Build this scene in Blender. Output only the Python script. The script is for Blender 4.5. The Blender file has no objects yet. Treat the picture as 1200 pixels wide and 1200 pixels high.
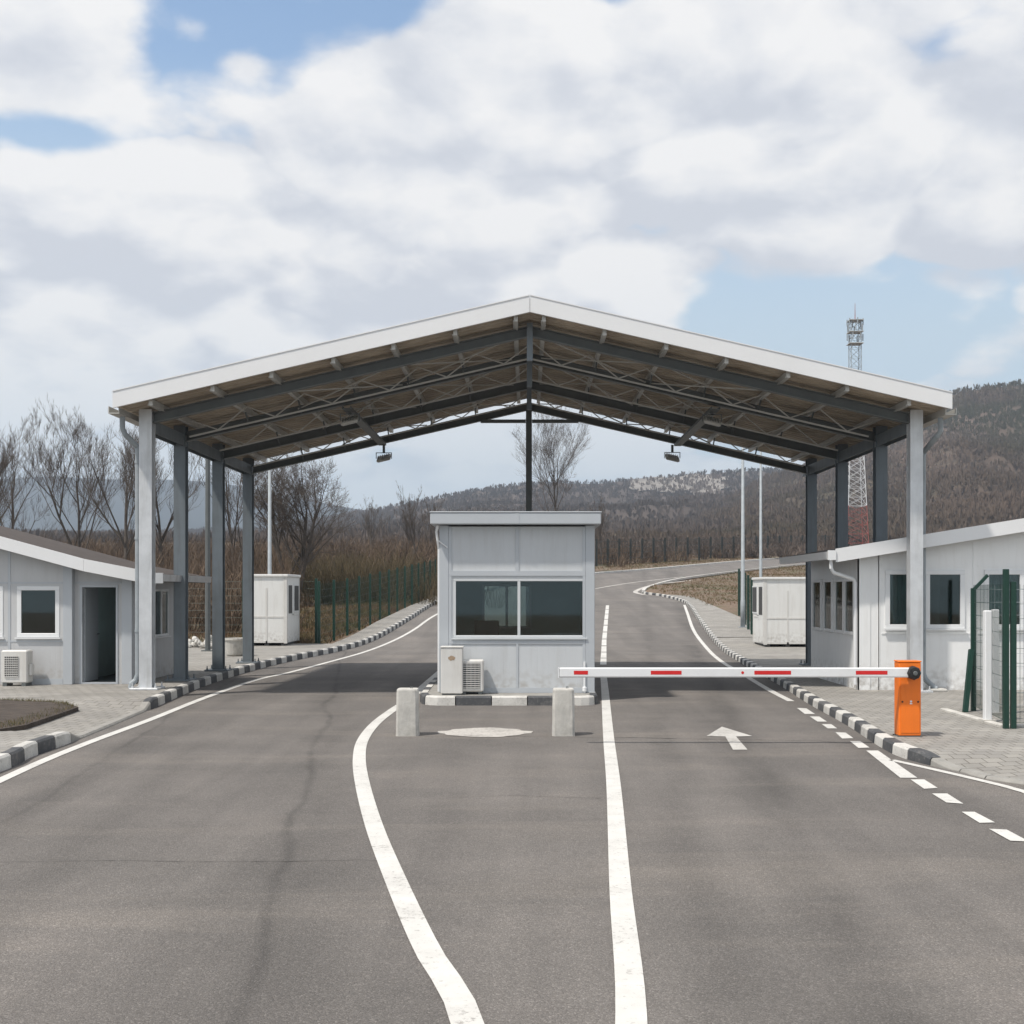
import bpy, math, random
from mathutils import Vector, Matrix, noise
random.seed(7)
R = math.radians
S = bpy.context.scene
COL = S.collection

# ------------------------------------------------------------------ camera
FPX, CX, CY, CZ = 1400.0, 617.0, 693.0, 1.95      # focal length and principal point in 1200-px units, eye height
cam = bpy.data.cameras.new('camera'); camo = bpy.data.objects.new('camera', cam); COL.objects.link(camo)
camo.location = (0, 0, CZ); camo.rotation_euler = (R(90), 0, 0)
cam.sensor_width = 36; cam.lens = FPX / 1200 * 36
cam.shift_x = -(CX - 600) / 1200; cam.shift_y = (CY - 600) / 1200
cam.clip_start = .1; cam.clip_end = 9000
S.camera = camo

# ------------------------------------------------------------------ light
SUN_EL, SUN_AZ = 61.0, 232.0      # azimuth: compass-like, 0 = +Y, clockwise; 232 = behind the camera on the left
sd = bpy.data.lights.new('sun', 'SUN'); sd.energy = 3.5; sd.angle = R(2.6); sd.color = (1, .94, .86)
so = bpy.data.objects.new('sun', sd); COL.objects.link(so)
dirv = Vector((math.sin(R(SUN_AZ)) * math.cos(R(SUN_EL)), math.cos(R(SUN_AZ)) * math.cos(R(SUN_EL)), math.sin(R(SUN_EL))))
so.rotation_euler = dirv.to_track_quat('Z', 'Y').to_euler()
so.location = dirv * 60

S.view_settings.view_transform = 'Standard'; S.view_settings.look = 'None'
S.view_settings.exposure = 0.36; S.view_settings.gamma = 1
S.render.engine = 'CYCLES'

W = bpy.data.worlds.new('World'); S.world = W; W.use_nodes = True
nt = W.node_tree; nt.nodes.clear()
def N(t, typ, **k):
    n = t.nodes.new(typ)
    for a, b in k.items(): setattr(n, a, b)
    return n
def M_(t, op, a, b=None, c=None, clamp=False):
    n = t.nodes.new('ShaderNodeMath'); n.operation = op; n.use_clamp = clamp
    for i, v in enumerate((a, b, c)):
        if v is None: continue
        if isinstance(v, (int, float)): n.inputs[i].default_value = v
        else: t.links.new(v, n.inputs[i])
    return n.outputs[0]
def ramp(t, fac, stops, interp='LINEAR'):
    n = t.nodes.new('ShaderNodeValToRGB'); n.color_ramp.interpolation = interp
    e = n.color_ramp.elements
    while len(e) < len(stops): e.new(.5)
    for i, (p, c) in enumerate(stops):
        e[i].position = p
        if isinstance(c, (int, float)): c = (c, c, c)
        e[i].color = (*c, 1)
    t.links.new(fac, n.inputs[0]); return n.outputs[0]
def mixc(t, fac, a, b):
    n = t.nodes.new('ShaderNodeMix'); n.data_type = 'RGBA'
    for i, v in ((0, fac), (6, a), (7, b)):
        if isinstance(v, (int, float)): n.inputs[i].default_value = v
        elif isinstance(v, tuple): n.inputs[i].default_value = (*v, 1) if len(v) == 3 else v
        else: t.links.new(v, n.inputs[i])
    return n.outputs[2]
def build_world():
    t = nt; L = t.links.new
    sky = N(t, 'ShaderNodeTexSky', sky_type='NISHITA', sun_disc=False)
    sky.sun_elevation = R(SUN_EL); sky.sun_rotation = R(SUN_AZ); sky.air_density = 1.0; sky.dust_density = .6; sky.ozone_density = 1.6
    tc = N(t, 'ShaderNodeTexCoord'); sep = N(t, 'ShaderNodeSeparateXYZ'); L(tc.outputs['Generated'], sep.inputs[0])
    x, y, z = sep.outputs
    zz = M_(t, 'ADD', M_(t, 'MAXIMUM', z, 0.0), .34)
    def plane(dz=0.0, dx=0.0):
        c = N(t, 'ShaderNodeCombineXYZ')
        d = M_(t, 'ADD', zz, dz)
        L(M_(t, 'DIVIDE', M_(t, 'ADD', x, dx), d), c.inputs[0]); L(M_(t, 'DIVIDE', y, d), c.inputs[1]); return c.outputs[0]
    def fbm(v, off, scale, detail=9, rough=.54, dist=.12):
        a = N(t, 'ShaderNodeVectorMath', operation='ADD'); L(v, a.inputs[0]); a.inputs[1].default_value = off
        n = N(t, 'ShaderNodeTexNoise', noise_dimensions='3D'); L(a.outputs[0], n.inputs['Vector'])
        n.inputs['Scale'].default_value = scale; n.inputs['Detail'].default_value = detail
        n.inputs['Roughness'].default_value = rough; n.inputs['Distortion'].default_value = dist
        return n.outputs[0]
    OFF = (3.1, 7.45, 0.0)
    def blob(px, py, rad, amt, asp=1.0):        # a patch of thicker or thinner cloud around one sky direction
        d = Vector(((px - CX) / FPX, 1, (CY - py) / FPX)).normalized()
        sx = M_(t, 'SUBTRACT', x, d.x); sz = M_(t, 'MULTIPLY', M_(t, 'SUBTRACT', z, d.z), asp); sy = M_(t, 'SUBTRACT', y, d.y)
        r2 = M_(t, 'ADD', M_(t, 'ADD', M_(t, 'MULTIPLY', sx, sx), M_(t, 'MULTIPLY', sz, sz)), M_(t, 'MULTIPLY', sy, sy))
        e = M_(t, 'POWER', 2.71828, M_(t, 'MULTIPLY', r2, -1.0 / (rad * rad)))
        return M_(t, 'MULTIPLY', e, amt)
    bias = 0.0
    for b in [(225, 75, .10, -.14, 1.4), (330, 5, .06, -.10, 1.5), (285, 75, .022, .09, 2.0), (225, 35, .018, .07, 2.0), (60, 165, .05, -.12, 2.5), (470, 6, .05, -.17, 2.0), (720, -5, .04, -.12, 2.0), (1140, 40, .10, -.19, 3.2), (980, 250, .10, -.07, 3.0), (60, 158, .07, -.13, 2.2), (1000, 370, .13, -.10, 3.0), (560, -10, .04, -.10, 2), (1050, 400, .17, -.10, 2.4), (250, 480, .30, -.04, 3.6),
              (60, 70, .09, .12, 1.2), (560, 130, .22, .12, 1.5), (900, 150, .26, .13, 2.0), (250, 290, .26, .13, 2.2), (1090, 255, .12, .13, 2.8), (1150, 120, .10, .10, 1.5)]:
        bias = M_(t, 'ADD', bias, blob(*b))
    def dens(dz, dx=0.0):
        p = plane(dz, dx)
        big = fbm(p, OFF, 1.9, 3, .5, .1); fine = fbm(p, (OFF[0] + 9, OFF[1], 2.2), 5.0, 10, .55, .2)
        wn = N(t, 'ShaderNodeTexNoise'); wn.inputs['Scale'].default_value = 3; wn.inputs['Detail'].default_value = 4; L(p, wn.inputs['Vector'])
        ws = N(t, 'ShaderNodeVectorMath', operation='SCALE'); L(wn.outputs['Color'], ws.inputs[0]); ws.inputs['Scale'].default_value = .5
        wv = N(t, 'ShaderNodeVectorMath', operation='ADD'); L(p, wv.inputs[0]); L(ws.outputs[0], wv.inputs[1])
        vo = N(t, 'ShaderNodeTexVoronoi', feature='F1', voronoi_dimensions='2D'); vo.inputs['Scale'].default_value = 5.5; L(wv.outputs[0], vo.inputs['Vector'])
        d2 = M_(t, 'MULTIPLY', vo.outputs['Distance'], vo.outputs['Distance'])
        puff = M_(t, 'SUBTRACT', .80, M_(t, 'MULTIPLY', d2, .9))
        return M_(t, 'ADD', M_(t, 'MULTIPLY', big, .50), M_(t, 'ADD', M_(t, 'MULTIPLY', fine, .32), M_(t, 'MULTIPLY', puff, .20)))
    d0 = M_(t, 'ADD', dens(0.0), bias)
    d1 = M_(t, 'ADD', dens(.03, .02), bias)             # what lies above it, towards the sun
    cover = ramp(t, d0, [(.440, 0), (.525, 1)], 'EASE')
    lump = M_(t, 'MULTIPLY', M_(t, 'SUBTRACT', fbm(plane(), (1, 2, 6), 11, 7, .6, .3), .5), 1.0)
    lit = M_(t, 'ADD', M_(t, 'ADD', M_(t, 'MULTIPLY', M_(t, 'SUBTRACT', d0, d1), 8.0), .54), lump)
    br = M_(t, 'ADD', lit, ramp(t, d0, [(.45, .16), (.58, .08), (.80, 0)]), None, True)
    ccol = ramp(t, br, [(.0, (5.2, 5.4, 5.85)), (.3, (5.8, 5.95, 6.3)), (.58, (6.65, 6.7, 6.85)), (1.0, (7.6, 7.5, 7.4))])
    hz = ramp(t, z, [(.0, 1), (.20, .97), (.30, .66), (.40, .22), (.6, .0)])
    top = N(t, 'ShaderNodeMix', data_type='RGBA', blend_type='MULTIPLY'); top.inputs[0].default_value = 1; L(sky.outputs[0], top.inputs[6]); top.inputs[7].default_value = (1.15, 1.34, 1.42, 1)
    veil = mixc(t, M_(t, 'MULTIPLY', hz, .92), top.outputs[2], (4.6, 5.6, 6.3))
    cf = M_(t, 'MULTIPLY', cover, ramp(t, z, [(.0, .0), (.03, .12), (.12, .6), (.20, .9), (.26, .98), (.4, .98)]))
    out = mixc(t, cf, veil, ccol)
    bg = N(t, 'ShaderNodeBackground'); L(out, bg.inputs[0]); bg.inputs[1].default_value = .1
    o = N(t, 'ShaderNodeOutputWorld'); L(bg.outputs[0], o.inputs[0])
build_world()

# ------------------------------------------------------------------ terrain profile
def h(Y):
    if Y < 36: return 0.0
    if Y < 48: return .055 * (Y - 36) ** 2 / 24
    return .055 * (Y - 42)
def G(px, py, dz=0.0):
    """ground point seen at a photo pixel, on the road profile raised by dz"""
    lo = (CZ - dz) * FPX / max(py - CY, 1e-3) if py > CY + 60 else None
    if lo and lo < 36: Y = lo
    else:
        Y = 30.0
        while Y < 400:
            if CY - (h(Y) + dz - CZ) * FPX / Y <= py: break
            Y += .05
    return ((px - CX) * Y / FPX, Y)
def at(px, py, Y): return ((px - CX) * Y / FPX, Y, CZ + (CY - py) * Y / FPX)

# ------------------------------------------------------------------ materials
def mat(name, col, rough=.6, metal=0.0, var=.08, vscale=3.0, bump=0.0, bscale=40.0, dirt=None, dirt_amt=.0, spec=.5, streak=0.0, col2=None):
    m = bpy.data.materials.new(name); m.use_nodes = True; t = m.node_tree; L = t.links.new
    b = t.nodes['Principled BSDF']; tc = N(t, 'ShaderNodeTexCoord')
    n = N(t, 'ShaderNodeTexNoise'); L(tc.outputs['Object'], n.inputs['Vector']); n.inputs['Scale'].default_value = vscale; n.inputs['Detail'].default_value = 6; n.inputs['Roughness'].default_value = .6
    lo = tuple(c * (1 - var) for c in col); hi = tuple(min(c * (1 + var), 1) for c in (col2 or col))
    c = ramp(t, n.outputs[0], [(.3, lo), (.7, hi)])
    if dirt:
        n2 = N(t, 'ShaderNodeTexNoise'); mp = N(t, 'ShaderNodeMapping'); L(tc.outputs['Object'], mp.inputs[0])
        mp.inputs['Scale'].default_value = (1, 1, .12) if streak else (1, 1, 1)
        L(mp.outputs[0], n2.inputs['Vector']); n2.inputs['Scale'].default_value = 7 if streak else vscale * .7; n2.inputs['Detail'].default_value = 8
        n2.inputs['Roughness'].default_value = .65
        f = ramp(t, n2.outputs[0], [(.48, 0), (.72, dirt_amt)])
        c = mixc(t, f, c, dirt)
    L(c, b.inputs['Base Color']); b.inputs['Roughness'].default_value = rough; b.inputs['Metallic'].default_value = metal
    b.inputs['Specular IOR Level'].default_value = spec
    if bump:
        n3 = N(t, 'ShaderNodeTexNoise'); L(tc.outputs['Object'], n3.inputs['Vector']); n3.inputs['Scale'].default_value = bscale; n3.inputs['Detail'].default_value = 4
        bp = N(t, 'ShaderNodeBump'); bp.inputs['Strength'].default_value = 1; bp.inputs['Distance'].default_value = bump; L(n3.outputs[0], bp.inputs['Height']); L(bp.outputs[0], b.inputs['Normal'])
    return m
def panel_mat(name, col, rough=.45, dirt=(.25, .23, .2), amt=.22):
    m = mat(name, col, rough, 0, .03, 1.2, dirt=dirt, dirt_amt=amt, streak=1)
    t = m.node_tree; b = t.nodes['Principled BSDF']; tc = N(t, 'ShaderNodeTexCoord'); L = t.links.new
    sep = N(t, 'ShaderNodeSeparateXYZ'); L(tc.outputs['Object'], sep.inputs[0])
    s = M_(t, 'ADD', sep.outputs[0], sep.outputs[1])
    f = M_(t, 'FRACT', M_(t, 'MULTIPLY', s, 10.0))
    g = ramp(t, f, [(.0, 0), (.05, 1), (.95, 1), (1, 0)])
    old = b.inputs['Base Color'].links[0].from_socket; n4 = N(t, 'ShaderNodeTexNoise'); n4.inputs['Scale'].default_value = 9; n4.inputs['Detail'].default_value = 8; L(tc.outputs['Object'], n4.inputs['Vector'])
    spl = M_(t, 'MULTIPLY', ramp(t, M_(t, 'SUBTRACT', .62, sep.outputs[2]), [(.0, 0), (.5, 1)]), ramp(t, n4.outputs[0], [(.42, .0), (.7, .8)]))
    L(mixc(t, spl, old, (.30, .27, .23)), b.inputs['Base Color'])
    bp = N(t, 'ShaderNodeBump'); bp.inputs['Strength'].default_value = .6; bp.inputs['Distance'].default_value = .0025; L(g, bp.inputs['Height']); L(bp.outputs[0], b.inputs['Normal'])
    return m
def asphalt():
    m = bpy.data.materials.new('asphalt'); m.use_nodes = True; t = m.node_tree; L = t.links.new
    b = t.nodes['Principled BSDF']; tc = N(t, 'ShaderNodeTexCoord'); P = tc.outputs['Object']
    def no(scale, det=6, rough=.6, sc=None, dist=0):
        n = N(t, 'ShaderNodeTexNoise'); n.inputs['Scale'].default_value = scale; n.inputs['Detail'].default_value = det;  n.inputs['Roughness'].default_value = rough; n.inputs['Distortion'].default_value = dist
        if sc:
            mp = N(t, 'ShaderNodeMapping'); mp.inputs['Scale'].default_value = sc; L(P, mp.inputs[0]); L(mp.outputs[0], n.inputs['Vector'])
        else: L(P, n.inputs['Vector'])
        return n.outputs[0]
    c = ramp(t, no(.55, 7, .62), [(.3, (.134, .124, .115)), (.55, (.172, .158, .146)), (.75, (.208, .188, .171))])
    # longitudinal wear from wheels, and dusty stretches across
    wear = ramp(t, no(1.0, 5, .55, (1.3, .06, 1), .3), [(.40, .0), (.62, 1)])
    c = mixc(t, M_(t, 'MULTIPLY', wear, .40), c, (.098, .091, .086))
    sp0 = N(t, 'ShaderNodeSeparateXYZ'); L(P, sp0.inputs[0]); wob = M_(t, 'MULTIPLY', M_(t, 'SUBTRACT', no(.22, 4, .5), .5), .7)
    brk = ramp(t, no(1.1, 6, .65, (1, .35, 1)), [(.35, .25), (.62, 1)])
    for x0, sl, w_, am in ((-.53, -.139, .045, .75), (-3.2, -.125, .035, .55), (-3.15, -.125, .2, .35), (-.50, -.135, .42, .40), (-4.0, -.06, .35, .35), (-2.2, -.13, .2, .3), (1.03, .112, .30, .55), (1.1, .115, .10, .35), (.35, .095, .22, .38), (2.9, .09, .35, .35)):
        f = M_(t, 'ADD', M_(t, 'ADD', M_(t, 'MULTIPLY', sp0.outputs[1], sl), x0), wob)
        d_ = M_(t, 'DIVIDE', M_(t, 'SUBTRACT', sp0.outputs[0], f), w_); g_ = M_(t, 'POWER', 2.718, M_(t, 'MULTIPLY', M_(t, 'MULTIPLY', d_, d_), -1.0))
        c = mixc(t, M_(t, 'MULTIPLY', M_(t, 'MULTIPLY', g_, am), brk), c, (.072, .067, .063))
    dust = ramp(t, no(.8, 6, .6, (.25, 1.2, 1), .5), [(.52, 0), (.78, 1)])
    c = mixc(t, M_(t, 'MULTIPLY', dust, .42), c, (.27, .238, .205))
    v = N(t, 'ShaderNodeTexVoronoi'); L(P, v.inputs['Vector']); v.inputs['Scale'].default_value = 120; v.feature = 'F1'
    sp = N(t, 'ShaderNodeSeparateColor'); L(v.outputs['Color'], sp.inputs[0])
    st = ramp(t, sp.outputs[0], [(.0, .68), (.5, .95), (.86, 1.1), (1, 1.6)])
    mul = N(t, 'ShaderNodeMix', data_type='RGBA', blend_type='MULTIPLY'); mul.inputs[0].default_value = .85
    L(c, mul.inputs[6]); L(st, mul.inputs[7])
    spots = ramp(t, no(2.2, 9, .72), [(.66, 0), (.72, 1)])
    c = mixc(t, M_(t, 'MULTIPLY', spots, .35), mul.outputs[2], (.055, .052, .05))
    L(c, b.inputs['Base Color']); b.inputs['Roughness'].default_value = .86; b.inputs['Specular IOR Level'].default_value = .3
    hgt = M_(t, 'ADD', M_(t, 'MULTIPLY', v.outputs['Distance'], -.8), no(160, 3))
    bp = N(t, 'ShaderNodeBump'); bp.inputs['Distance'].default_value = .005; bp.inputs['Strength'].default_value = .9; L(hgt, bp.inputs['Height']); L(bp.outputs[0], b.inputs['Normal'])
    return m
def pavers(name, c1, c2, sx=5.0, sy=10.0):
    m = bpy.data.materials.new(name); m.use_nodes = True; t = m.node_tree; L = t.links.new
    b = t.nodes['Principled BSDF']; tc = N(t, 'ShaderNodeTexCoord')
    br = N(t, 'ShaderNodeTexBrick'); L(tc.outputs['Object'], br.inputs['Vector']); br.inputs['Scale'].default_value = 1
    br.inputs['Brick Width'].default_value = .2; br.inputs['Row Height'].default_value = .2; br.inputs['Mortar Size'].default_value = .006; br.inputs['Mortar Smooth'].default_value = .3
    br.inputs['Color1'].default_value = (*c1, 1); br.inputs['Color2'].default_value = (*c2, 1); br.inputs['Mortar'].default_value = (.11, .10, .085, 1)
    n = N(t, 'ShaderNodeTexNoise'); L(tc.outputs['Object'], n.inputs['Vector']); n.inputs['Scale'].default_value = .9; n.inputs['Detail'].default_value = 8; n.inputs['Roughness'].default_value = .65
    mul = N(t, 'ShaderNodeMix', data_type='RGBA', blend_type='MULTIPLY'); mul.inputs[0].default_value = .8
    L(br.outputs[0], mul.inputs[6]); L(ramp(t, n.outputs[0], [(.3, (.72, .70, .67)), (.7, (1.15, 1.13, 1.1))]), mul.inputs[7])
    L(mul.outputs[2], b.inputs['Base Color']); b.inputs['Roughness'].default_value = .88
    bp = N(t, 'ShaderNodeBump'); bp.inputs['Distance'].default_value = .004; bp.inputs['Strength'].default_value = .8; bp.invert = True; L(br.outputs['Fac'], bp.inputs['Height']); L(bp.outputs[0], b.inputs['Normal'])
    return m
def paint_mat(name, col, wornto=(.12, .11, .1), amt=.8, wear=1.0):
    m = mat(name, col, .7, 0, .07, 6); t = m.node_tree; b = t.nodes['Principled BSDF']; L = t.links.new
    old = b.inputs['Base Color'].links[0].from_socket; tc = N(t, 'ShaderNodeTexCoord')
    n = N(t, 'ShaderNodeTexNoise'); L(tc.outputs['Object'], n.inputs['Vector']); n.inputs['Scale'].default_value = 22; n.inputs['Detail'].default_value = 9; n.inputs['Roughness'].default_value = .78
    g = N(t, 'ShaderNodeTexNoise'); L(tc.outputs['Object'], g.inputs['Vector']); g.inputs['Scale'].default_value = 1.7; g.inputs['Detail'].default_value = 7; g.inputs['Roughness'].default_value = .65
    old = mixc(t, ramp(t, g.outputs[0], [(.40, 0), (.68, .38 * min(1, wear))]), old, wornto)
    f = M_(t, 'ADD', n.outputs[0], M_(t, 'MULTIPLY', M_(t, 'SUBTRACT', g.outputs[0], .5), .35))
    L(mixc(t, ramp(t, f, [(.60 - .07 * wear, 0), (.68 - .06 * wear, amt)]), old, wornto), b.inputs['Base Color'])
    return m
def tint_mat(name, stops, rough=.9, nscale=None):
    m = bpy.data.materials.new(name); m.use_nodes = True; t = m.node_tree; L = t.links.new
    b = t.nodes['Principled BSDF']; a = N(t, 'ShaderNodeAttribute', attribute_name='tint')
    L(ramp(t, a.outputs['Fac'], stops), b.inputs['Base Color']); b.inputs['Roughness'].default_value = rough; b.inputs['Specular IOR Level'].default_value = .15
    return m
def glass_mat(name, tint=(.22, .28, .27), gl=.12):
    m = bpy.data.materials.new(name); m.use_nodes = True; t = m.node_tree; t.nodes.clear(); L = t.links.new
    tr = N(t, 'ShaderNodeBsdfTransparent'); tr.inputs[0].default_value = (*tint, 1)
    g = N(t, 'ShaderNodeBsdfGlossy'); g.inputs['Roughness'].default_value = .03; g.inputs['Color'].default_value = (.85, .88, .88, 1)
    fr = N(t, 'ShaderNodeFresnel'); fr.inputs[0].default_value = 1.5
    f = M_(t, 'ADD', M_(t, 'MULTIPLY', fr.outputs[0], 1.0), gl * .35, None, True)
    mx = N(t, 'ShaderNodeMixShader'); L(f, mx.inputs[0]); L(tr.outputs[0], mx.inputs[1]); L(g.outputs[0], mx.inputs[2])
    o = N(t, 'ShaderNodeOutputMaterial'); L(mx.outputs[0], o.inputs[0]); return m
def hill_mat(name, stops, scale, patch=None):
    m = bpy.data.materials.new(name); m.use_nodes = True; t = m.node_tree; L = t.links.new
    b = t.nodes['Principled BSDF']; tc = N(t, 'ShaderNodeTexCoord')
    n = N(t, 'ShaderNodeTexNoise'); L(tc.outputs['Object'], n.inputs['Vector']); n.inputs['Scale'].default_value = scale; n.inputs['Detail'].default_value = 12; n.inputs['Roughness'].default_value = .68
    L(ramp(t, n.outputs[0], stops), b.inputs['Base Color']); b.inputs['Roughness'].default_value = .95; b.inputs['Specular IOR Level'].default_value = .1
    return m

A = asphalt()
PAV = pavers('grey_pavers', (.30, .29, .27), (.25, .243, .23))
WHITE_LINE = paint_mat('white_road_paint', (.58, .57, .54), (.21, .195, .18), .75, .5)
FADED_LINE = paint_mat('faded_road_paint', (.50, .475, .44), (.20, .185, .17), .8, 1.2)
ARROW_PAINT = paint_mat('arrow_paint', (.50, .485, .455), (.20, .185, .17), .8, .8)
KW = paint_mat('kerb_white', (.58, .565, .53), (.25, .24, .22), .6)
KB = paint_mat('kerb_black', (.050, .053, .058), (.16, .155, .15), .7)
KC = mat('kerb_concrete', (.27, .26, .24), .9, 0, .15, 5, .002, 60)
CRACK = mat('crack_tar', (.082, .076, .07), .9)
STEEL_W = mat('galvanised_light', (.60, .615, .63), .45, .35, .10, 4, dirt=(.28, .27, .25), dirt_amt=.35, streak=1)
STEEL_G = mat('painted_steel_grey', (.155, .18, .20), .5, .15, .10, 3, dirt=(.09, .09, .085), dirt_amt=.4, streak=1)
STEEL_D = mat('beam_steel', (.12, .13, .13), .55, .2, .12, 3)
STEEL_P = mat('purlin_steel', (.50, .49, .46), .5, .35, .12, 3)
DECK = mat('roof_deck_underside', (.40, .335, .26), .8, 0, .22, 1.6, dirt=(.20, .15, .10), dirt_amt=.6)
FASCIA = mat('white_fascia', (.74, .745, .75), .4, .0, .02, .6, dirt=(.45, .44, .42), dirt_amt=.12)
GREYP = panel_mat('grey_panel', (.53, .55, .565), amt=.14)
GREYT = mat('grey_trim', (.45, .475, .50), .45, .1, .03, 2)
LEFTP = panel_mat('left_panel', (.50, .505, .51), amt=.14)
WHITEP = panel_mat('white_panel', (.80, .805, .80), .45, (.60, .59, .56), .25)
KIOSKP = panel_mat('kiosk_panel', (.72, .72, .70), .5, (.45, .43, .39), .3)
UPVC = mat('white_frame', (.72, .73, .735), .35, 0, .02, 2)
GLASS = glass_mat('window_glass', (.66, .72, .72), .04)
DARKIN = mat('interior_dark', (.10, .12, .12), .8, 0, .25, 2)
INWALL = mat('interior_wall', (.46, .56, .54), .8, 0, .1, 2)
ORANGE = mat('orange_enamel', (.86, .19, .012), .38, 0, .04, 3, dirt=(.5, .12, .02), dirt_amt=.25, streak=1)
BLACKR = mat('black_rubber', (.012, .012, .013), .5, 0, .1, 8)
BOOMW = mat('boom_white', (.76, .77, .775), .35, .0, .02, 3, dirt=(.5, .49, .47), dirt_amt=.3)
RED = mat('red_reflector', (.62, .02, .02), .3, 0, .05, 10)
CONC = mat('cast_concrete', (.50, .485, .45), .92, 0, .16, 4, .004, 45, dirt=(.20, .19, .165), dirt_amt=.7)
GREEN = mat('green_powdercoat', (.004, .036, .024), .45, 0, .1, 5)
DGREEN = mat('dark_fence', (.012, .018, .016), .6, 0, .1, 5)
ACW = mat('ac_casing', (.62, .61, .585), .45, 0, .04, 4, dirt=(.40, .36, .30), dirt_amt=.35, streak=1)
ACD = mat('ac_dark', (.055, .055, .055), .6, 0, .2, 8)
RUST = mat('rust_mark', (.34, .25, .17), .8, 0, .3, 30)
ROOFB = mat('brown_roof_felt', (.060, .048, .042), .85, 0, .2, 4, .003, 30)
BARK = mat('bark', (.085, .070, .058), .95, 0, .3, 6, .01, 30)
TWIG = mat('twigs', (.105, .085, .070), .95, 0, .25, 1.5)
TWIGP = mat('pale_twigs', (.20, .165, .13), .95, 0, .25, 1.5)
REDP = mat('tower_red', (.30, .085, .07), .5, .0, .1, 2)
TWHITE = mat('tower_white', (.62, .63, .64), .5, .0, .05, 2)
GALV = mat('galvanised_pole', (.29, .32, .34), .6, .0, .12, 5)
SOIL = mat('bare_soil', (.060, .047, .038), .97, 0, .4, 5, .03, 14)

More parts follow.
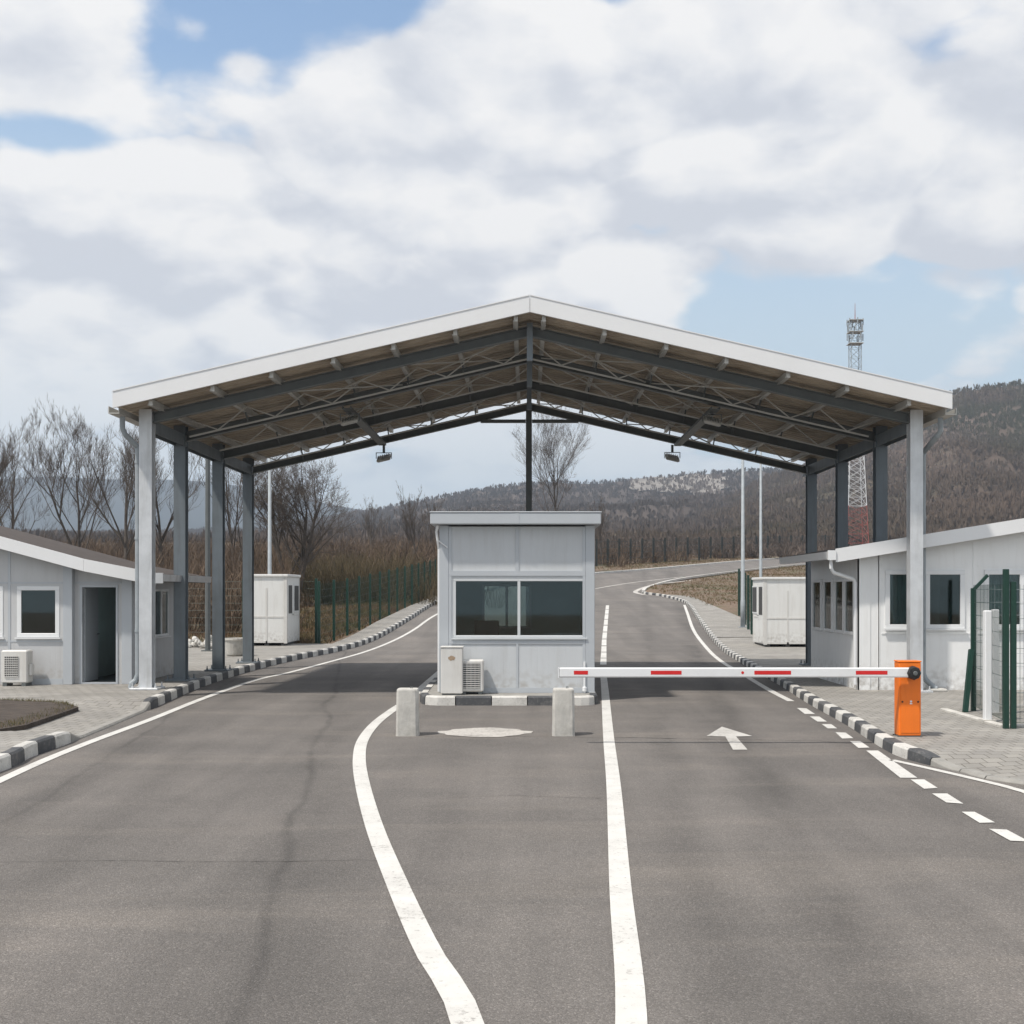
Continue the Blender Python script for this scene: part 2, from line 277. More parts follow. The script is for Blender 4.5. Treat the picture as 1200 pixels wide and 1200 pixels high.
# ------------------------------------------------------------------ mesh builder
class MB:
    def __init__(s): s.v = []; s.f = []; s.mi = []; s.ti = []
    def add(s, vs, fs, mi=0, tint=None, M=None):
        o = len(s.v); s.v += [tuple(M @ Vector(p)) if M else tuple(p) for p in vs]
        s.f += [tuple(i + o for i in f) for f in fs]; s.mi += [mi] * len(fs)
        if tint is not None: s.ti += [tint] * len(vs)
        return s
    def box(s, x0, x1, y0, y1, z0, z1, mi=0, M=None, bev=0.0):
        x0, x1 = sorted((x0, x1)); y0, y1 = sorted((y0, y1)); z0, z1 = sorted((z0, z1))
        if bev <= 0:
            vs = [(x0, y0, z0), (x1, y0, z0), (x1, y1, z0), (x0, y1, z0), (x0, y0, z1), (x1, y0, z1), (x1, y1, z1), (x0, y1, z1)]
            return s.add(vs, [(0, 3, 2, 1), (4, 5, 6, 7), (0, 1, 5, 4), (1, 2, 6, 5), (2, 3, 7, 6), (3, 0, 4, 7)], mi, None, M)
        b = min(bev, (x1 - x0) / 2.01, (y1 - y0) / 2.01, (z1 - z0) / 2.01)
        ring = lambda ix, iy, z: [(x0 + ix, y0 + iy + b * 0, z), ]
        def loop(i, z):
            e = b if i else 0
            a = i  # inset
            return [(x0 + b + a, y0 + a, z), (x1 - b - a, y0 + a, z), (x1 - a, y0 + b + a, z), (x1 - a, y1 - b - a, z),
                    (x1 - b - a, y1 - a, z), (x0 + b + a, y1 - a, z), (x0 + a, y1 - b - a, z), (x0 + a, y0 + b + a, z)]
        q = b * .9 if min(x1 - x0, y1 - y0) > 4 * b else 0.0
        vs = loop(q, z0) + loop(0, z0 + b) + loop(0, z1 - b) + loop(q, z1)
        fs = [tuple(range(7, -1, -1)), tuple(range(24, 32))]
        for k in range(3):
            for i in range(8):
                j = (i + 1) % 8; fs.append((k * 8 + i, k * 8 + j, k * 8 + 8 + j, k * 8 + 8 + i))
        return s.add(vs, fs, mi, None, M)
    def tube(s, pts, r, n=8, mi=0, caps=True, tint=None):
        pts = [Vector(p) for p in pts]; rs = r if isinstance(r, (list, tuple)) else [r] * len(pts)
        vs = []; fs = []; prev = None
        for i, p in enumerate(pts):
            d = (pts[min(i + 1, len(pts) - 1)] - pts[max(i - 1, 0)])
            if d.length < 1e-9: d = Vector((0, 0, 1))
            d.normalize()
            if prev is None:
                a = Vector((0, 0, 1)) if abs(d.z) < .9 else Vector((1, 0, 0)); prev = a
            a = (prev - d * prev.dot(d)); 
            if a.length < 1e-4: a = d.orthogonal()
            a.normalize(); prev = a; bb = d.cross(a)
            for k in range(n):
                t = 2 * math.pi * k / n + (math.pi / 4 if n == 4 else 0)
                vs.append(p + (a * math.cos(t) + bb * math.sin(t)) * rs[i])
        for i in range(len(pts) - 1):
            for k in range(n):
                j = (k + 1) % n; fs.append((i * n + k, i * n + j, (i + 1) * n + j, (i + 1) * n + k))
        if caps: fs.append(tuple(range(n - 1, -1, -1))); fs.append(tuple((len(pts) - 1) * n + k for k in range(n)))
        return s.add(vs, fs, mi, tint)
    def bar(s, a, b, w, hh=None, mi=0):
        """rectangular bar from a to b, w wide and hh deep (hh measured upwards as far as possible)"""
        a = Vector(a); b = Vector(b); hh = hh or w; d = (b - a).normalized()
        up = Vector((0, 0, 1)) if abs(d.z) < .95 else Vector((0, 1, 0))
        sx = d.cross(up).normalized(); up = sx.cross(d)
        vs = []
        for p in (a, b):
            for i, j in ((-1, -1), (1, -1), (1, 1), (-1, 1)): vs.append(p + sx * (w / 2 * i) + up * (hh / 2 * j))
        return s.add(vs, [(3, 2, 1, 0), (4, 5, 6, 7), (0, 1, 5, 4), (1, 2, 6, 5), (2, 3, 7, 6), (3, 0, 4, 7)], mi)
    def lathe(s, prof, c, n=24, mi=0, axis='Z'):
        vs = []; fs = []
        for r, z in prof:
            for k in range(n):
                t = 2 * math.pi * k / n
                p = (r * math.cos(t), r * math.sin(t), z)
                if axis == 'Y': p = (p[0], p[2], p[1])
                vs.append((c[0] + p[0], c[1] + p[1], c[2] + p[2]))
        for i in range(len(prof) - 1):
            for k in range(n):
                j = (k + 1) % n; fs.append((i * n + k, i * n + j, (i + 1) * n + j, (i + 1) * n + k))
        fs.append(tuple(range(n - 1, -1, -1))); fs.append(tuple((len(prof) - 1) * n + k for k in range(n)))
        return s.add(vs, fs, mi)
    def prism(s, poly, y0, y1, mi=0):
        """polygon in the XZ plane given thickness along Y"""
        n = len(poly); vs = [(x, y0, z) for x, z in poly] + [(x, y1, z) for x, z in poly]
        fs = [tuple(range(n)), tuple(range(2 * n - 1, n - 1, -1))] + [(i, i + n, (i + 1) % n + n, (i + 1) % n) for i in range(n)]
        return s.add(vs, fs, mi)
    def build(s, name, mats, parent=None, smooth=False, loc=None):
        me = bpy.data.meshes.new(name); off = Vector(loc) if loc is not None else Vector((0, 0, 0))
        me.from_pydata([tuple(Vector(v) - off) for v in s.v], [], s.f); me.update()
        for m in (mats if isinstance(mats, (list, tuple)) else [mats]): me.materials.append(m)
        if any(s.mi): me.polygons.foreach_set('material_index', s.mi)
        if s.ti:
            at_ = me.attributes.new('tint', 'FLOAT', 'POINT'); at_.data.foreach_set('value', s.ti)
        if smooth: me.polygons.foreach_set('use_smooth', [True] * len(me.polygons))
        o = bpy.data.objects.new(name, me); COL.objects.link(o); o.location = off
        if parent is not None: o.parent = parent; o.location = off
        return o
def thing(name, label, cat, loc=(0, 0, 0), group=None, rz=0):
    o = bpy.data.objects.new(name, None); COL.objects.link(o); o.location = loc; o.rotation_euler = (0, 0, rz); o.empty_display_size = .2
    o['label'] = label; o['category'] = cat
    if group: o['group'] = group
    return o
def tag(o, label=None, cat=None, group=None, kind=None):
    if label: o['label'] = label
    if cat: o['category'] = cat
    if group: o['group'] = group
    if kind: o['kind'] = kind
    return o
def struct(o): o['kind'] = 'structure'; return o
def dup(root, loc, label, group=None, rz=None):
    r = root.copy(); COL.objects.link(r); r.location = loc; r['label'] = label
    if group: r['group'] = group
    if rz is not None: r.rotation_euler = (0, 0, rz)
    for ch in list(root.children):
        c = ch.copy(); COL.objects.link(c); c.parent = r
        for g in list(ch.children):
            d = g.copy(); COL.objects.link(d); d.parent = c
    return r
def local(mb_fn, *a): return mb_fn(*a)

# ------------------------------------------------------------------ setting: edges of the road
def lerp_poly(pts, n):
    seg = [0]
    for a, b in zip(pts, pts[1:]): seg.append(seg[-1] + math.hypot(b[0] - a[0], b[1] - a[1]))
    out = []
    for i in range(n):
        t = seg[-1] * i / (n - 1); k = 0
        while k < len(seg) - 2 and seg[k + 1] < t: k += 1
        f = (t - seg[k]) / max(seg[k + 1] - seg[k], 1e-9)
        out.append((pts[k][0] + (pts[k + 1][0] - pts[k][0]) * f, pts[k][1] + (pts[k + 1][1] - pts[k][1]) * f))
    return out
def smooth_poly(pts, sub=8):
    out = []
    P = [pts[0]] + list(pts) + [pts[-1]]
    for i in range(1, len(P) - 2):
        p0, p1, p2, p3 = P[i - 1], P[i], P[i + 1], P[i + 2]
        for k in range(sub):
            t = k / sub
            out.append(tuple(.5 * ((2 * p1[j]) + (-p0[j] + p2[j]) * t + (2 * p0[j] - 5 * p1[j] + 4 * p2[j] - p3[j]) * t * t + (-p0[j] + 3 * p1[j] - 3 * p2[j] + p3[j]) * t ** 3) for j in range(len(p1))))
    out.append(tuple(pts[-1])); return out
LEFT = [(-7.5, -8), (-6.2, 3), (-5.72, 9)] + [G(*p) for p in [(0, 905), (40, 886), (95, 866), (180, 830), (240, 804), (300, 785), (350, 773), (395, 764), (425, 756), (450, 745), (480, 727), (515, 706)]]
LEFT += [(-3.2, 74), (-.5, 86)] + [G(*p) for p in [(697, 673), (760, 668), (860, 659), (930, 654), (1000, 651), (1060, 649)]]
RIGHT = [(9.5, -8), (8.2, 3), (7.2, 10), G(1200, 920)] + [G(*p) for p in [(1121, 904), (1077, 894), (1048, 884.5), (1025, 871.5), (990, 848.5), (946, 824), (915, 804), (880, 784), (852, 767), (832, 747), (817, 726), (808, 712), (798, 705), (775, 699), (752, 695), (760, 688), (790, 680), (830, 674), (880, 668), (940, 662), (1010, 657), (1070, 654)]]
LEFT = smooth_poly(LEFT); RIGHT = smooth_poly(RIGHT)
def xat(poly, Y, default=None):
    for a, b in zip(poly, poly[1:]):
        if a[1] <= Y <= b[1] or b[1] <= Y <= a[1]:
            if abs(b[1] - a[1]) < 1e-9: return a[0]
            return a[0] + (b[0] - a[0]) * (Y - a[1]) / (b[1] - a[1])
    return default if default is not None else poly[-1][0]

# road: sheet between the edges, split along its length
mb = MB()
YS = [-8 + i * 1.0 for i in range(87)]
NX = 8
rows = []
def rowpts(xl, xr, Y, z): return [(xl + (xr - xl) * k / NX, Y, z) for k in range(NX + 1)]
for Y in YS: rows.append(rowpts(xat(LEFT, Y), xat(RIGHT, Y), Y, h(Y)))
# the bend to the right
Lf = [p for p in LEFT if p[1] > 78]; Rf = [p for p in RIGHT if p[1] > 78]
Lf = lerp_poly([(xat(LEFT, 78), 78)] + Lf, 50); Rf = lerp_poly([(xat(RIGHT, 78), 78)] + Rf, 50)
for a, b in list(zip(Lf, Rf))[1:]:
    rows.append([(a[0] + (b[0] - a[0]) * k / NX, a[1] + (b[1] - a[1]) * k / NX, h(a[1] + (b[1] - a[1]) * k / NX)) for k in range(NX + 1)])
vs = [p for r in rows for p in r]; fs = []
for i in range(len(rows) - 1):
    for k in range(NX):
        a = i * (NX + 1) + k; fs.append((a, a + 1, a + NX + 2, a + NX + 1))
mb.add(vs, fs); struct(mb.build('road', A))

LZ, RZ = .15, .10      # pavement heights
# outer edges of the paving
def strip(name, inner, outer, dz, material, n=80, thick=True):
    a = lerp_poly(inner, n); b = lerp_poly(outer, n); K = 6; vs = []; fs = []
    for p, q in zip(a, b):
        for k in range(K + 1):
            x = p[0] + (q[0] - p[0]) * k / K; y = p[1] + (q[1] - p[1]) * k / K; vs.append((x, y, h(y) + dz))
    for i in range(n - 1):
        for k in range(K):
            c = i * (K + 1) + k; fs.append((c, c + 1, c + K + 2, c + K + 1))
    m = MB(); m.add(vs, fs); return struct(m.build(name, material))
Lnear = [p for p in LEFT if 12 <= p[1] <= 40]; Lfar = [p for p in LEFT if 40 <= p[1] <= 84]
Lc = [(p[0] - .14, p[1]) for p in Lnear]
# the ramp (dropped kerb) left between y px 866 and 830: handled by a sloping apron
def apron_z(Y, z0, a, b, r=.7):
    if Y < a - r or Y > b + r: return z0
    if a <= Y <= b: return .02
    t = (a - Y) / r if Y < a else (Y - b) / r
    t = t * t * (3 - 2 * t); return .02 + (z0 - .02) * t
AL = (15.9, 19.3)      # left dropped stretch in Y
AR = (11.0, 13.0)      # right dropped stretch
def pave(name, edge, side, Y0, Y1, xo, z0, ap, step=.25):
    K = 14; vs = []; fs = []; n = int((Y1 - Y0) / step) + 1
    for i in range(n):
        Y = Y0 + (Y1 - Y0) * i / (n - 1); xe = xat(edge, Y) + side * .12
        x1 = xo(Y) if callable(xo) else xo
        for k in range(K + 1):
            t = (k / K) ** 2; x = xe + (x1 - xe) * t
            dd = min(1, abs(x - xe) / 1.3); za = apron_z(Y, z0, *ap); z = za + (z0 - za) * dd
            vs.append((x, Y, h(Y) + z))
    for i in range(n - 1):
        for k in range(K):
            c = i * (K + 1) + k; fs.append((c, c + 1, c + K + 2, c + K + 1))
    m = MB(); m.add(vs, fs); return struct(m.build(name, PAV))
pave('pavement', LEFT, -1, 4, 40.2, -26, LZ, AL)
strip('pavement', [(p[0] - .12, p[1]) for p in Lfar], [G(381, 757, LZ), G(440, 729, LZ), G(480, 710, LZ), G(514, 697, LZ), (-8, 84)], LZ, PAV)
pave('pavement', RIGHT, 1, 4, 44, 24, RZ, AR)
Rmid = [p for p in RIGHT if 44 <= p[1] <= 77 ]; kk = max(range(len(Rmid)), key=lambda i: Rmid[i][1]); Rmid = Rmid[:kk]
strip('pavement', [(p[0] + .12, p[1]) for p in Rmid], [(9.3, 44), G(862, 716, RZ), G(853, 701, RZ), G(800, 698, RZ), G(770, 696, RZ)], RZ, PAV)

def kerb(name, pts, z0, side, seg=.62, ap=None, w=.14, start=0, solid=None, under=.05):
    """striped kerb: short painted stones laid end to end along a line"""
    tot = sum(math.hypot(b[0] - a[0], b[1] - a[1]) for a, b in zip(pts, pts[1:])); n = max(2, int(tot / seg) + 1)
    P = lerp_poly(pts, n * 4 + 1); m = MB()
    for i in range(n):
        gap = .03
        sub = P[i * 4:i * 4 + 5]; L_ = []
        for j, p in enumerate(sub):
            a = P[max(i * 4 + j - 1, 0)]; b = P[min(i * 4 + j + 1, len(P) - 1)]
            d = Vector((b[0] - a[0], b[1] - a[1])).normalized(); nrm = Vector((d.y, -d.x)) * side
            f = gap if j == 0 else (-gap if j == 4 else 0)
            q = (p[0] + d.x * f * .3, p[1] + d.y * f * .3); L_.append((q, nrm))
        vs = []
        for q, nr in L_:
            zt = z0 if ap is None else apron_z(q[1], z0, *ap)
            zb = h(q[1]); zt = max(zt + .012, .02)
            prof = [(0, -under), (.012, zt - .025), (.035, zt), (w, zt), (w, -under)]
            for o_, zz in prof: vs.append((q[0] + nr.x * o_, q[1] + nr.y * o_, zb + zz))
        fs = []
        for j in range(4):
            for k in range(4):
                a = j * 5 + k; fs.append((a, a + 1, a + 6, a + 5))
        fs += [(0, 1, 2, 3, 4), (24, 23, 22, 21, 20)]
        ymid = sub[2][1]
        mi = (i + start) % 2 if solid is None else solid
        if ap and ap[0] - .3 < ymid < ap[1] + .3: mi = 2
        m.add(vs, fs, mi)
    return struct(m.build(name, [KW, KB, KC]))
def sub_poly(poly, Y0, Y1):
    return [(xat(poly, Y0), Y0)] + [p for p in poly if Y0 < p[1] < Y1] + [(xat(poly, Y1), Y1)]
kerb('kerb', sub_poly(LEFT, 5, 84), LZ, -1, .55, AL, .14)
Rk = [p for p in RIGHT]; kk = max(i for i, p in enumerate(RIGHT) if p[1] < 77.5 and p[0] < 12)
kerb('kerb', [p for p in RIGHT[:kk] if p[1] > 5], RZ + .02, 1, .5, AR, .15)
kerb('kerb', [p for p in RIGHT[kk:]], .1, 1, 1.4, None, .25, solid=0)
kerb('kerb', [p for p in LEFT if p[1] > 90], .14, -1, 3, None, .3, solid=0)

# island under the booth
isl = [(-1.92, 31), (-1.95, 24), (-1.9, 21.2), (-1.8, 20.62), (-1.6, 20.4), (1.0, 20.4), (1.16, 20.5), (1.25, 20.75), (1.27, 24), (1.27, 31)]
poly_in = [(-1.8, 31.0), (-1.82, 21.2), (-1.72, 20.72), (-1.55, 20.53), (.98, 20.53), (1.1, 20.62), (1.14, 20.8), (1.15, 31.0)]
m = MB(); m.add([(x, y, .146) for x, y in poly_in], [tuple(range(len(poly_in)))]); struct(m.build('traffic_island', KC))
kerb('kerb', isl, .146, -1, .62, None, .14, start=1)

# ground sheet: one sheet out to the foot of the hills, sunk under road and paving
EDGEL = [(-26.2, 4), (-26.2, 39.9), (-7.2, 40.3), G(440, 729, LZ), G(480, 710, LZ), (-5.3, 84)]
def paved(X, Y):
    """distance outside the paving (negative inside)"""
    if Y < 4: return -1 if abs(X) < 14 else abs(X) - 14
    if Y < 40.2: return -1 if -26 < X < 24 else 1
    if Y < 84:
        xl = xat(EDGEL, Y, -6) if Y > 40.4 else -7
        if Y < 44: xr = 24
        elif Y < 77: xr = max(xat(RIGHT[:kk], Y, 9), 9.0 if Y < 62 else 0) + (.1 if Y < 62 else .6)
        else: xr = xat(RIGHT, Y, 9)
        return max(xl - X, X - xr)
    xs = [xat(LEFT, Y, -999)]
    lo = None; best = 1e9
    for a, b in zip(Lf, Rf):
        ax, ay = a; bx, by = b; dx, dy = bx - ax, by - ay
        t = ((X - ax) * dx + (Y - ay) * dy) / (dx * dx + dy * dy)
        tt = min(1, max(0, t)); d = math.hypot(X - ax - dx * tt, Y - ay - dy * tt)
        if d < best: best = d
    return best - 1.4
def gz(X, Y):
    d = paved(X, Y)
    if d < -.05: off = -.10
    else: off = -.10 + .22 * min(1, (d + .05) / .5)
    z = h(Y) + off
    if d > 1: z += (noise.noise(Vector((X * .12, Y * .12, 0))) * .35 + noise.noise(Vector((X * .5, Y * .5, 3))) * .1) * min(1, (d - 1) / 4)
    return z
GM = bpy.data.materials.new('dry_grass_ground'); GM.use_nodes = True
def gmat(t):
    L = t.links.new; b = t.nodes['Principled BSDF']; tc = N(t, 'ShaderNodeTexCoord')
    n = N(t, 'ShaderNodeTexNoise'); L(tc.outputs['Object'], n.inputs['Vector']); n.inputs['Scale'].default_value = .35; n.inputs['Detail'].default_value = 12; n.inputs['Roughness'].default_value = .72
    n2 = N(t, 'ShaderNodeTexNoise'); L(tc.outputs['Object'], n2.inputs['Vector']); n2.inputs['Scale'].default_value = 9; n2.inputs['Detail'].default_value = 8
    c = ramp(t, n.outputs[0], [(.36, (.085, .090, .042)), (.48, (.135, .098, .064)), (.6, (.165, .115, .080)), (.7, (.115, .078, .056))])
    mul = N(t, 'ShaderNodeMix', data_type='RGBA', blend_type='MULTIPLY'); mul.inputs[0].default_value = .8; L(c, mul.inputs[6]); L(ramp(t, n2.outputs[0], [(.3, .5), (.7, 1.5)]), mul.inputs[7])
    L(mul.outputs[2], b.inputs['Base Color']); b.inputs['Roughness'].default_value = .95
    bp = N(t, 'ShaderNodeBump'); bp.inputs['Distance'].default_value = .06; L(n2.outputs[0], bp.inputs['Height']); L(bp.outputs[0], b.inputs['Normal'])
gmat(GM.node_tree)
mb = MB()
xs = [-420, -300, -200, -140, -100, -75, -55, -42, -33] + [-28 + i * .7 for i in range(100)] + [43 + i * 1.5 for i in range(30)] + [95, 120, 160, 220, 320, 420]
ys = [-60, -30, -15, -8] + [-4 + i * 1.0 for i in range(44)] + [40.1, 40.45, 40.8, 41.2] + [42 + i * .8 for i in range(140)] + [155 + i * 3 for i in range(15)] + [205, 220, 240, 260, 290, 330]
vs = [(x, y, gz(x, y)) for y in ys for x in xs]; nx = len(xs)
fs = [(j * nx + i, j * nx + i + 1, (j + 1) * nx + i + 1, (j + 1) * nx + i) for j in range(len(ys) - 1) for i in range(nx - 1)]
mb.add(vs, fs); struct(mb.build('ground', GM, smooth=True))

# soil bed on the left
bp_ = [(-16, 15.9)] + [G(p[0], p[1], LZ) for p in [(0, 855), (30, 850), (60, 840), (92, 829), (78, 824), (40, 822), (0, 821)]] + [(-16, 19.8)]
m = MB(); cx_ = -9.0; cy_ = 18.2
n = len(bp_); rings = []
vs = []
for f in (1, .9, .7, .45, .2):
    for x, y in bp_: 
        X = cx_ + (x - cx_) * f; Y = cy_ + (y - cy_) * f
        vs.append((X, Y, LZ + (.006 if f == 1 else .03 + .03 * noise.noise(Vector((X * 2, Y * 2, 1))))))
vs.append((cx_, cy_, LZ + .05)); fs = []
for r_ in range(4):
    for i in range(n): fs.append((r_ * n + i, r_ * n + (i + 1) % n, (r_ + 1) * n + (i + 1) % n, (r_ + 1) * n + i))
for i in range(n): fs.append((4 * n + i, 4 * n + (i + 1) % n, 5 * n))
k0 = len(vs); vs += [(x, y, -.05) for x, y in bp_]; fs += [(k0 + i, k0 + (i + 1) % n, (i + 1) % n, i) for i in range(n)]
m.add(vs, fs); struct(m.build('soil', SOIL))

# ------------------------------------------------------------------ painted markings
def line(name, pts, w, material, z=.006, smooth=True, ws=None):
    P = smooth_poly(pts, 10) if smooth and len(pts) > 2 else pts
    vs = []; fs = []
    P = lerp_poly(P, max(4, int(sum(math.hypot(b[0] - a[0], b[1] - a[1]) for a, b in zip(P, P[1:])) / .35)))
    for i, p in enumerate(P):
        a = P[max(i - 1, 0)]; b = P[min(i + 1, len(P) - 1)]; d = Vector((b[0] - a[0], b[1] - a[1])).normalized()
        ww = w if ws is None else ws[0] + (ws[1] - ws[0]) * i / (len(P) - 1)
        for s_ in (-.5, .5): x = p[0] + d.y * ww * s_; y = p[1] - d.x * ww * s_; vs.append((x, y, h(y) + z))
    for i in range(len(P) - 1): fs.append((2 * i, 2 * i + 1, 2 * i + 3, 2 * i + 2))
    m = MB(); m.add(vs, fs); return struct(m.build(name, material))
line('lane_marking', [(-.02, 3.2), G(548, 1200), G(500, 1112), G(465, 1035), G(439, 970), G(425, 920), G(421, 890), G(425, 868), G(440, 848), G(462, 831), G(482, 818), (-2.12, 24.5), (-2.1, 30)], .15, WHITE_LINE)
line('lane_marking', [(.22, 3.0), G(740, 1200), G(727, 1040), G(719, 920), G(713, 862), G(709, 810), G(707, 790)], .145, WHITE_LINE)
cl = [G(707, 779), G(708, 750), G(710, 730), G(712, 709)]
dd = lerp_poly(cl, 101)
for i in range(0, 95, 10): line('lane_marking', [dd[i], dd[min(i + 9, 100)]], .17, WHITE_LINE, smooth=False)
line('lane_marking', [(-4.6, 6.5), (-5.15, 10), G(27, 902.5), G(100, 872), G(175, 844), G(240, 818), G(300, 797), G(340, 788), G(400, 772), G(447, 757), G(485, 738), G(514, 719), (-2.9, 72)], .13, WHITE_LINE)
line('lane_marking', [G(927, 822), G(900, 808), G(870, 790), G(845, 775), G(826, 757), G(812, 737), G(806, 720), G(802, 709)], .13, WHITE_LINE)
line('lane_marking', [(9.2, 9.0), G(1240, 935), G(1200, 927), G(1120, 908), G(1045, 891)], .1, WHITE_LINE)
line('lane_marking', [G(755, 697), G(745, 693), G(770, 685), G(830, 678)], .3, FADED_LINE)
line('lane_marking', [G(697, 690), G(740, 683), G(800, 676)], .2, FADED_LINE)
def quad(name, pix, material=WHITE_LINE, z=.006):
    P = [G(*p) for p in pix]; m = MB(); m.add([(x, y, h(y) + z) for x, y in P], [tuple(range(len(P)))]); return struct(m.build(name, material))
for q in [[(1015, 880), (1029, 880), (1075, 912), (1055, 912)], [(1067, 914), (1083, 914), (1099, 924), (1083, 925)], [(1092, 930.5), (1110, 930.5), (1129, 942.5), (1109, 941)],
          [(1127, 952), (1142, 952), (1166, 964.5), (1148, 965)], [(1159, 972), (1180, 973), (1206, 987), (1184, 986)], [(996, 869), (1008, 869), (1019, 876.5), (1006, 877)],
          [(979, 858.5), (991, 859), (1000, 865.5), (987, 866)], [(963, 849), (974, 849), (981, 854), (970, 854)], [(949, 840), (960, 840), (969, 846), (958, 846)], [(934, 830), (945, 830.5), (955, 837), (943, 837)]]:
    c = quad('lane_marking', q); 
quad('road_arrow', [(846, 852), (881.5, 863), (862.5, 863.5), (876, 879), (859, 879), (850, 863.5), (828, 863)], ARROW_PAINT)
# worn white blotch in front of the island, its outline scuffed
m = MB(); vs = []; c0 = G(568, 858.5); nn = 64
for k in range(nn):
    t = 2 * math.pi * k / nn; r_ = 1 + .10 * noise.noise(Vector((math.cos(t) * 3, math.sin(t) * 3, 5))) + (.16 if abs(math.sin(t)) < .2 else 0)
    vs.append((c0[0] + .56 * math.cos(t) * r_, c0[1] + .55 * math.sin(t) * r_, .006))
m.add(vs, [tuple(range(nn))]); struct(m.build('road_paint_patch', FADED_LINE))
# cracks and joints
def crack(pix, w=.012, seed=0):
    P = lerp_poly([G(*p) for p in pix], 70); Q = []
    for i, (x, y) in enumerate(P): Q.append((x + .05 * noise.noise(Vector((x * 1.7, y * 1.7, seed))) + .012 * random.uniform(-1, 1), y + .05 * noise.noise(Vector((x * 1.7, y * 1.7, seed + 9)))))
    vs = []; fs = []
    for i, p in enumerate(Q):
        a = Q[max(i - 1, 0)]; b = Q[min(i + 1, len(Q) - 1)]; d = Vector((b[0] - a[0], b[1] - a[1])).normalized(); ww = w * (.45 + abs(noise.noise(Vector((i * .35, seed, 2)))) * 1.8)
        for s_ in (-.5, .5): vs.append((p[0] + d.y * ww * s_, p[1] - d.x * ww * s_, h(p[1]) + .0035))
    for i in range(len(Q) - 1): fs.append((2 * i, 2 * i + 1, 2 * i + 3, 2 * i + 2))
    m = MB(); m.add(vs, fs); struct(m.build('road_crack', CRACK))
crack([(0, 1010), (150, 1009), (230, 1011), (420, 1008), (470, 1010)], .010, 2)
crack([(500, 863), (620, 863), (760, 865), (960, 868), (1010, 873)], .018, 4)
crack([(250, 816), (330, 815), (450, 816), (485, 815)], .02, 6)
crack([(520, 935), (600, 932), (705, 936)], .010, 7)

# ------------------------------------------------------------------ hills
def interp(tab, u):
    if u <= tab[0][0]: return tab[0][1]
    for a, b in zip(tab, tab[1:]):
        if a[0] <= u <= b[0]:
            t = (u - a[0]) / (b[0] - a[0]); return a[1] + (b[1] - a[1]) * t
    return tab[-1][1]
def fb(x, y, z=0, o=5): return noise.fractal(Vector((x, y, z)), 1.0, 2.0, o)
def ridge(name, sky, Y0, YR, YB, foot, material, nu=220, nv=40, rough=1.0, amp=5.0, tree=4.0, seed=0):
    """a hill range: rises from Y0 to its crest at YR and falls behind it"""
    u0, u1 = sky[0][0], sky[-1][0]; vs = []; grid = []
    for j in range(nv + 1):
        t = j / nv
        for i in range(nu + 1):
            u = u0 + (u1 - u0) * i / nu
            yr = YR(u) if callable(YR) else YR
            zr = CZ + (CY - interp(sky, u)) * yr / FPX
            Y = Y0 + (YB - Y0) * t if False else (Y0 + (yr - Y0) * (t / .8) if t <= .8 else yr + (YB - yr) * (t - .8) / .2)
            X = (u - CX) * Y / FPX
            if t <= .8:
                s_ = t / .8; s2 = s_ ** 1.15 * (1 - .25 * math.sin(math.pi * s_) * .6)
                z = foot + (zr - foot) * s2
                e = math.sin(math.pi * s_) 
            else:
                s_ = (t - .8) / .2; z = zr - (zr - foot) * s_ * s_ * .8; e = 0
            z += amp * e * fb(X * .012 * rough, Y * .012 * rough, seed) + tree * .25 * fb(X * .06, Y * .06, seed + 4, 3)
            vs.append((X, Y, z))
    fs = [(j * (nu + 1) + i, j * (nu + 1) + i + 1, (j + 1) * (nu + 1) + i + 1, (j + 1) * (nu + 1) + i) for j in range(nv) for i in range(nu)]
    m = MB(); m.add(vs, fs); struct(m.build(name, material, smooth=True))
    return vs, nu, nv
HM1 = hill_mat('woodland_floor_brown', [(.32, (.062, .050, .043)), (.5, (.080, .064, .055)), (.62, (.095, .076, .064)), (.75, (.115, .095, .080))], .012)
HM2 = hill_mat('hillside_scrub', [(.30, (.055, .058, .035)), (.45, (.082, .070, .050)), (.58, (.100, .075, .060)), (.70, (.135, .100, .080))], .011)
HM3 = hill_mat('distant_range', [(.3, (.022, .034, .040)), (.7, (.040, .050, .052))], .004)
far_sky = [(-700, 566), (-200, 560), (0, 562), (60, 558), (130, 562), (200, 562), (250, 565), (290, 571), (350, 584), (420, 597), (520, 606), (700, 606), (1000, 606), (2000, 606)]
mid_sky = [(-900, 612), (-300, 616), (100, 625), (300, 622), (370, 612), (415, 603), (440, 599), (470, 592), (520, 583), (560, 575), (600, 570), (640, 566), (700, 567), (760, 561), (800, 558), (860, 553), (930, 550), (1100, 560), (1900, 570)]
right_sky = [(640, 636), (720, 630), (800, 612), (850, 588), (900, 560), (930, 552), (970, 532), (1020, 506), (1085, 478), (1108, 464), (1130, 459), (1200, 450), (1400, 425), (1900, 440)]
ridge('mountain_range', far_sky, 1350, 2200, 2600, 25, HM3, 160, 20, .3, 12, 5, 2)
H1 = ridge('hill', mid_sky, 280, 950, 1250, 12.5, HM1, 260, 60, 1, 7, 3, 1)
H2 = ridge('hill', right_sky, 240, 640, 820, 10.8, HM2, 240, 60, 1.4, 8, 3, 6)

